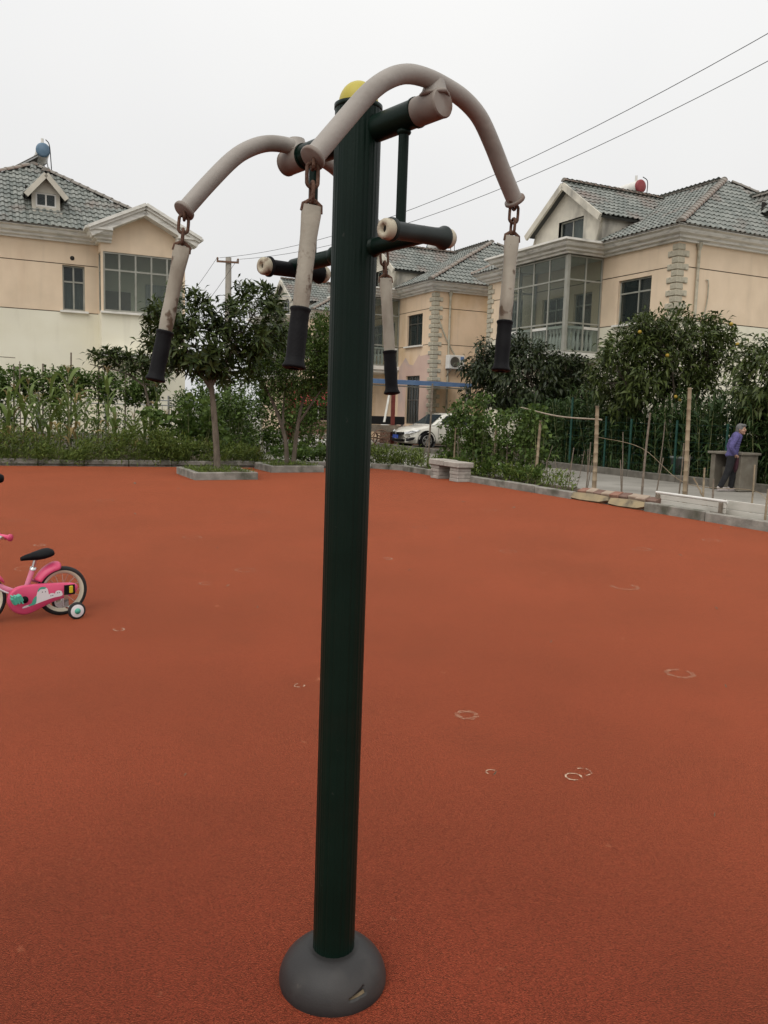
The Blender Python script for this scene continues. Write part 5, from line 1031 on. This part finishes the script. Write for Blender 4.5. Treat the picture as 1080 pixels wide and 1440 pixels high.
# maize ---------------------------------------------------------------
def cornleaf(m_, L_, droop, seed):
    r = random.Random(seed); P = []; n = 8; vs_ = []
    for i in range(n+1):
        t = i/n; a = 1.15-droop*t*t*2.3; 
        if i == 0: x, z = 0, 0
        else: x += L_/n*math.cos(a); z += L_/n*math.sin(a)
        wd = .046*(math.sin(PI*min(1, .12+t*.9)))**.7+.002; tw = .35*math.sin(t*4+seed); vs_ += [(x, -wd*math.cos(tw), z+wd*.35-wd*math.sin(tw)), (x, 0, z), (x, wd*math.cos(tw), z+wd*.35+wd*math.sin(tw))]
    m = MB(); m.add(vs_, [f for i in range(n) for f in ((3*i, 3*i+1, 3*i+4, 3*i+3), (3*i+1, 3*i+2, 3*i+5, 3*i+4))], True); return m.mesh('leaf', m_)
CL = [cornleaf(L_corn, l, d, i) for i, (l, d) in enumerate(((.85, .8), (.75, 1.0), (.95, .9), (.7, .65)))]; CLd = [cornleaf(L_dry, l, d, i+9) for i, (l, d) in enumerate(((.6, 1.3), (.5, 1.15)))]
for i in range(48):
    if random.random() < .2: continue
    u = -3.6+(i % 16)*.52+random.uniform(-.25, .25); v = 21.25+(i//16)*.5+random.uniform(-.25, .25)+max(0, 1.2-u)*.15; h = random.uniform(1.05, 2.35)*(1 if u < 3 else .85)
    t = thing('corn_plant', 'green maize plant with arching leaves and some dry ones behind the left kerb', 'corn plant', W(u, v, .04), random.uniform(0, 6.28), 'maize plants behind the left kerb')
    lx, ly = random.gauss(0, .06), random.gauss(0, .06); m = MB(); m.tube([(0, 0, 0), (lx*.4, ly*.4, h*.5), (lx, ly, h)], [.016, .013, .006], 6); m.build('stalk', M_stem, t)
    n = random.randint(9, 12)
    for k in range(n):
        q = .2+.75*k/n; dry = q < .42 and random.random() < .7 or random.random() < .07
        o = link('leaf', random.choice(CLd if dry else CL), t, loc=(lx*q, ly*q, h*q), rot=(random.uniform(-.12, .12), random.uniform(-.2, .2), PI*(k % 2)+random.gauss(0, .5))); o.scale = (random.uniform(.75, 1.1),)*3
    m = MB()
    for k in range(7): a = k*.9; m.tube([(lx, ly, h-.02), (lx+.05*math.cos(a), ly+.05*math.sin(a), h+.12), (lx+.11*math.cos(a), ly+.11*math.sin(a), h+.17)], .004, 4, False)
    m.build('tassel', L_dry, t)
def bush(name, lb, cat, base, C, rad, per, L_, Wd, m_, up=.3, droop=.2, stems=True, flat=1., group=None, jit=.6):
    t = thing(name, lb, cat, base, 0, group)
    if stems:
        m = MB()
        for c in C[::3]: m.tube([(c[0]*.8, c[1]*.8, 0), (c[0]*.93+.03, c[1]*.93, c[2]*.55), tuple(c)], [.01, .008, .003], 4, False)
        m.build('stems', M_stem, t)
    C = np.asarray(C); foliage('foliage', t, C, rad, per, L_, Wd, m_, (C[:, 0].mean(), C[:, 1].mean(), -.2), .4, up, droop, flat, jit=jit); return t
def line(p, q, n, zlo, zhi, wd):                                       # cluster centres along a ground line, relative to p
    d = q-p; nrm = Vector((-d.y, d.x, 0)).normalized(); o = []
    for i in range(n): t = random.random(); c = p+d*t+nrm*random.uniform(-wd, wd); o.append((c.x, c.y, p.z+ random.uniform(zlo, zhi(t) if callable(zhi) else zhi)))
    return o
def weeds(lb, p, q, n, zhi, wd, m_=L_weed, per=30, L_=.13, Wd=.028, rad=.17, up=.5):
    t = foliage('weeds', None, [Vector(c) for c in line(p, q, n, .03, zhi, wd)], rad, per, L_, Wd, m_, p+(q-p)*.5-Vector((0, 0, 1.5)), .5, up, .3, kind='stuff', jit=.6); t['label'] = lb; t['category'] = 'weeds'
weeds('tangled green weeds growing at the foot of the maize along the left kerb', W(-7, 21.75, .05), W(4.6, 20.4, .05), 620, lambda t: .14+.75*abs(math.sin(t*11+1))**3+.3*abs(math.sin(t*29))**2, .6)
weeds('grassy weeds hanging over the left kerb', W(-7, 21.45, .1), W(3.7, 20.12, .1), 130, .12, .12, per=30, L_=.16, Wd=.012)
weeds('tall pale grass stalks among the weeds along the left kerb', W(-7, 21.9, .05), W(3.9, 20.45, .05), 170, lambda t: .3+.7*abs(math.sin(t*17)), .5, per=16, L_=.32, Wd=.012, rad=.2, up=1.2)
weeds('weeds between the first planter and the maize', W(3.6, 20.3, .05), W(6.4, 19.95, .05), 150, lambda t: .75-.45*t, .45)
weeds('low weeds by the corner of the court in front of the white car', W(8.5, 19.9, .05), W(10.2, 18.7, .05), 110, lambda t: .42, .3, per=30)
weeds('thin grass in the soil strip along the right kerb', W(10.0, 18.2, .08), W(10.0, 12.6, .08), 80, .22, .22)
weeds('low grass on the garden bed across the road', W(15.3, 21, .06), W(15.3, 11, .06), 160, .16, .3, L_cane)
# squash, trellises
bush('squash_plant', 'leafy squash vine with broad leaves behind the first planter', 'plant', W(4.7, 21.2, .05), [(random.uniform(-1.0, 1.1), random.uniform(-.5, .5), random.uniform(.2, 1.45)) for _ in range(70)], .24, 14, .15, .15, L_vine, .5)
bush('squash_plant', 'low pumpkin plant right of the two-stemmed tree, beyond the kerb', 'plant', W(8.0, 20.9, .05), [(random.uniform(-1.0, .9), random.uniform(-.35, .5), random.uniform(.05, .34)) for _ in range(60)], .16, 14, .12, .11, L_vine, .6)
tr = bush('bean_trellis', 'bean vines over a trellis in front of the left villa', 'trellis', W(2.3, 24.6, .05), line(Vector((-2.2, -1.1, 0)), Vector((2.1, 1.0, 0)), 210, 1.5, 2.2, .4), .22, 26, .12, .09, L_vine, .2, .5, stems=False)
for k in range(7): m = MB(); x = -1.95+k*.65; m.tube([(x, x*.49, 0), (x+.05, x*.49, random.uniform(2.2, 2.9))], .022, 6); m.build('trellis_pole', M_twig, tr)
bush('vine_trellis', 'dense climbing vine wall between the utility pole and the two-stemmed tree', 'trellis', W(8.6, 25.6), line(Vector((-2.3, -.7, 0)), Vector((1.5, .55, 0)), 330, .1, 2.3, .35), .24, 26, .12, .09, L_vine, .1, .45)
bush('hedge_bush', 'dark bush behind the first planter beside the concrete utility pole', 'bush', W(6.2, 24.2), [(random.uniform(-1.0, 1.2), random.uniform(-.5, .5), random.uniform(.2, 1.75)) for _ in range(150)], .26, 34, .12, .06, L_small, .2, .3)
bush('hedge_bush', 'leafy shrub at the far left edge behind the maize', 'bush', W(-3.6, 24.2), [(random.uniform(-1.0, 1.0), random.uniform(-.5, .5), random.uniform(.2, 2.0)) for _ in range(150)], .26, 30, .12, .06, L_small, .2, .3)
bush('hedge_bush', 'broad leafy shrub behind the maize left of the bean trellis', 'bush', W(-1.7, 23.9), [(random.uniform(-1.2, 1.2), random.uniform(-.4, .4), random.uniform(.2, 1.5)) for _ in range(55)], .24, 26, .12, .06, L_vine, .2, .3)
bush('hedge_bush', 'leafy shrub under the bean trellis behind the maize', 'bush', W(2.6, 23.6), [(random.uniform(-1.3, 1.2), random.uniform(-.4, .4), random.uniform(.2, 1.45)) for _ in range(55)], .24, 26, .12, .06, L_vine, .2, .3)
bush('hedge_bush', 'small bushy shrub in front of the left villa wall behind the maize', 'bush', W(.2, 24.6), [(random.uniform(-.7, .7), random.uniform(-.4, .4), random.uniform(.2, 1.6)) for _ in range(60)], .24, 26, .11, .06, L_small, .2, .3)
# climbing vines on the right stakes
bush('climbing_vine', 'climbing vine on stakes beside the white car, left of the bench', 'vine', W(10.35, 17.4, .08), line(Vector((-.12, .5, 0)), Vector((.55, -1.0, 0)), 95, .1, lambda t: 1.35+.5*t, .2), .19, 22, .11, .075, L_vine, .1, .4)
bush('climbing_vine', 'thick climbing vine directly behind the concrete bench', 'vine', W(10.35, 15.7, .08), line(Vector((-.35, .75, 0)), Vector((.4, -.8, 0)), 90, .2, 1.4, .2), .18, 22, .11, .075, L_vine, .1, .4)
bush('climbing_vine', 'vine clump with bright top leaves on the stake nearest the bricks', 'vine', W(10.3, 14.1, .08), line(Vector((-.2, .75, 0)), Vector((.15, -.3, 0)), 52, .35, lambda t: 1.1+.55*math.sin(PI*t), .18), .17, 20, .11, .08, L_vine, .1, .4)
for i, v in enumerate((16.3, 15.1, 14.4, 13.9, 13.5)):
    bush('seedling', 'small bright leafy seedling growing along the right kerb', 'plant', W(9.95, v, .08), [(random.gauss(0, .09), random.gauss(0, .09), random.uniform(.08, .3)) for _ in range(12)], .09, 12, .12, .055, L_vine, .5, group='seedlings along the right kerb')
# garden railing
gr2 = thing('garden_railing', 'grey steel railing between the garden and the left villa', 'railing', W(-5, 26.6), TH)
for z in (.95, 1.45, 1.6): m = MB(); m.tube([(-1, 0, z), (10.6, 0, z)], .02, 6); m.build('rail', M_steel, gr2)
m = MB()
for x in np.arange(-1, 10.6, .28): m.tube([(x, 0, .3), (x, 0, 1.45)], .011, 5, False)
m.build('bars', M_steel, gr2, kind='stuff')
for x in np.arange(-1, 10.7, 1.9): m = MB(); m.tube([(x, 0, 0), (x, 0, 1.75)], .035, 8); m.build('post', M_steel, gr2)
m = MB(); m.bb((-1, .1, 0), (10.6, .25, .55)); m.build('base_wall', M_conc, gr2)
for i, (u, v, z) in enumerate(((.3, 23.6, 2.65), (-.5, 23.4, 2.2), (-1.2, 23.6, 2.3), (1.0, 23.5, 2.45))):
    bamboo(['tallest thin grey stick with a cross rod in the maize garden', 'thin grey stick in the maize garden left of the cross rod', 'leftmost thin grey stick in the maize garden', 'thin grey stick beside the bean trellis'][i], u, v, z, .018, (0, 0), M_twig, 'stick', 'stick')
m = MB(); m.tube([W(-1.6, 23.4, 2.6), W(.9, 23.6, 2.55)], .01, 5); tag(m.build('rod', M_twig), 'thin horizontal rod across the top of the tallest garden stick', 'rod')
for i in range(9): bamboo('dark rough picket of the garden fence at the right edge', 15.35, 12.1-i*.22, random.uniform(1.1, 1.5), .025, (random.uniform(-.04, .04), 0), M_twig, 'picket', 'picket'); COL.objects[-1]['group'] = 'dark pickets at the right edge'

# ================================================================== PERSON
def fuse(mb, name, m_, parent, vox=.009, sm=6):
    o = mb.build('tmp', None); md = o.modifiers.new('r', 'REMESH'); md.mode = 'VOXEL'; md.voxel_size = vox; s = o.modifiers.new('s', 'SMOOTH'); s.iterations = sm; s.factor = .5
    bpy.context.view_layer.update(); me = bpy.data.meshes.new_from_object(o.evaluated_get(bpy.context.evaluated_depsgraph_get())); me.name = name; bpy.data.objects.remove(o)
    me.materials.clear(); me.materials.append(m_); me.polygons.foreach_set('use_smooth', [True]*len(me.polygons)); return link(name, me, parent)
M_skin = mat('skin', (.36, .21, .14), (.4, .24, .165), scale=9, rough=.55); M_shirt = mat('purple_shirt_cloth', (.075, .066, .175), (.115, .1, .25), scale=45, rough=.9, col3=(.055, .048, .13), s3=6)
M_pants = mat('black_trouser_cloth', (.012, .012, .014), (.02, .02, .022), scale=12, rough=.9); M_hair = mat('grey_hair', (.09, .088, .085), (.17, .165, .16), scale=60, rough=.8); M_apron = mat('maroon_apron_cloth', (.05, .018, .026), (.07, .025, .035), scale=20, rough=.9); M_shoe = mat('shoe_canvas', (.4, .36, .34), (.3, .26, .25), scale=15, rough=.8)
pe = thing('person', 'elderly person in purple shirt and black trousers walking along the concrete road', 'person', W(14.2, 12.45, 0))
J = dict(pel=(0, 0, .74), wai=(.015, 0, .86), che=(.04, 0, 1.06), nek=(.085, 0, 1.18), hb=(.115, 0, 1.22), hd=(.15, -.015, 1.305))
Jv = {k: Vector(v) for k, v in J.items()}
shN, elN, haN = Vector((.0, -.165, 1.14)), Vector((-.11, -.22, .93)), Vector((.0, -.17, .775)); shF, elF, haF = Vector((.1, .165, 1.14)), Vector((.02, .22, .92)), Vector((.13, .16, .80))
hpB, knB, anB = Vector((-.03, -.075, .72)), Vector((-.09, -.08, .42)), Vector((-.22, -.08, .10)); hpF, knF, anF = Vector((.03, .075, .72)), Vector((.09, .075, .42)), Vector((.06, .075, .085))
def torso(m, g):
    for a, b, ra, rb in ((Jv['pel'], Jv['wai'], .125, .12), (Jv['wai'], Jv['che'], .12, .135), (Jv['che'], Vector((.09, 0, 1.15)), .135, .10)):
        for i in range(5): p = a.lerp(b, i/4); r = ra+(rb-ra)*i/4+g; m.ell(p, (r*.82, r*1.15, .07), 14, 8)
    m.tube([shN, Jv['nek']+Vector((-.02, 0, -.01)), shF], [.058+g, .07+g, .058+g], 10)
def limb(m, pts, rs): m.tube(bend(pts, 4), [rs[min(int(i/4), len(rs)-1)]+((rs[min(int(i/4)+1, len(rs)-1)]-rs[min(int(i/4), len(rs)-1)])*(i % 4)/4) for i in range(4*(len(pts)-1)+1)], 10); [m.ell(p, (r, r, r), 10, 6) for p, r in zip(pts, rs)]
def hand(m, p, d, side):
    d = d.normalized(); u = d.cross(side).normalized(); m.ell(p+d*.03, (.03, .018, .04), 10, 6, d.to_track_quat('Z', 'Y').to_matrix())
    for k, l in enumerate((.05, .06, .056, .044)): b_ = p+d*.055+u*(k-1.5)*.014; m.tube([b_, b_+d*l*.55, b_+d*l*.9+side*.016], [.0075, .007, .005], 6)
    b_ = p+d*.02+u*-.025; m.tube([b_, b_+d*.025-u*.018, b_+d*.05-u*.018+side*.008], [.009, .008, .006], 6)
bm_ = MB(); torso(bm_, -.012)
for hp, kn, an in ((hpB, knB, anB), (hpF, knF, anF)): limb(bm_, [hp, kn, an], [.08, .052, .036]); bm_.ell(an+Vector((.045, 0, -.055)), (.1, .036, .03))
for sh, el, ha in ((shN, elN, haN), (shF, elF, haF)): limb(bm_, [sh, el, ha], [.046, .036, .025])
hand(bm_, haN, Vector((.75, .1, -.55)), Vector((0, 1, .2))); hand(bm_, haF, Vector((.6, -.1, -.7)), Vector((0, -1, .2)))
limb(bm_, [Jv['nek']+Vector((-.01, 0, -.02)), Jv['hb']+Vector((.005, 0, .02))], [.045, .042])
hdv = Jv['hd']; fd = Vector((.72, -.69, -.06)).normalized(); rt = Vector((fd.y, -fd.x, 0)).normalized(); HR3 = Matrix((fd, -rt, Vector((0, 0, 1)))).transposed()
hp_ = lambda x, y, z: hdv + HR3 @ Vector((x, y, z))
bm_.ell(hdv, (.088, .07, .1), 16, 12, HR3); bm_.ell(hp_(.03, 0, -.055), (.055, .05, .055), 12, 8, HR3); bm_.ell(hp_(.09, 0, -.012), (.02, .013, .024), 8, 6, HR3); bm_.ell(hp_(.065, 0, -.088), (.022, .026, .02), 8, 6, HR3)
for s in (-1, 1): bm_.ell(hp_(-.005, s*.07, -.01), (.02, .01, .03), 8, 6, HR3); bm_.ell(hp_(.06, s*.04, -.035), (.025, .022, .022), 8, 6, HR3)
body = fuse(bm_, 'body', M_skin, pe, .007, 4)
mm = MB()
for s in (-1, 1): mm.ell(hp_(.081, s*.028, .008), (.008, .011, .006), 8, 6, HR3)
mm.build('eyes', M_black, pe); mm = MB(); mm.ell(hp_(.083, 0, -.058), (.008, .022, .005), 8, 6, HR3); mm.build('mouth', mat('lips', (.26, .11, .09), rough=.6), pe)
hm = MB(); hm.ell(hp_(-.018, 0, .02), (.096, .083, .098), 16, 10, HR3); hm.ell(hp_(-.05, 0, -.035), (.06, .074, .07), 12, 8, HR3); hm.ell(hp_(.045, .03, .078), (.045, .045, .035), 10, 6, HR3); hm.ell(hp_(.04, -.03, .08), (.045, .045, .033), 10, 6, HR3); fuse(hm, 'hair', M_hair, pe, .009, 3)
sm_ = MB(); torso(sm_, .014)
for sh, el, ha in ((shN, elN, haN), (shF, elF, haF)): limb(sm_, [sh, el, el.lerp(ha, .8)], [.066, .056, .046])
sm_.tube([(.1, 0, 1.15), (.135, 0, 1.2)], [.07, .055], 12); sm_.ell((-.03, -.02, .76), (.11, .145, .06)); fuse(sm_, 'shirt', M_shirt, pe, .01, 3)
pm = MB(); pm.ell((0, 0, .74), (.118, .145, .09))
for hp, kn, an in ((hpB, knB, anB), (hpF, knF, anF)): limb(pm, [hp, kn, an+Vector((0, 0, .0))], [.092, .072, .058])
fuse(pm, 'trousers', M_pants, pe, .01, 3)
am = MB(); am.ell((.1, .03, .62), (.06, .11, .24), 14, 10); am.ell((.09, .02, .85), (.055, .1, .06)); fuse(am, 'apron', M_apron, pe, .01, 3)
for an, yaw in ((anB, .25), (anF, 0)):
    sh_ = MB(); sh_.ell(an+Vector((.05, 0, -.05)), (.125, .047, .04)); sh_.ell(an+Vector((-.03, 0, -.035)), (.05, .043, .045)); sh_.box(an+Vector((.04, 0, -.08)), (.22, .075, .022), None, .006)
    so_ = fuse(sh_, 'shoe', M_shoe, pe, .009, 2)
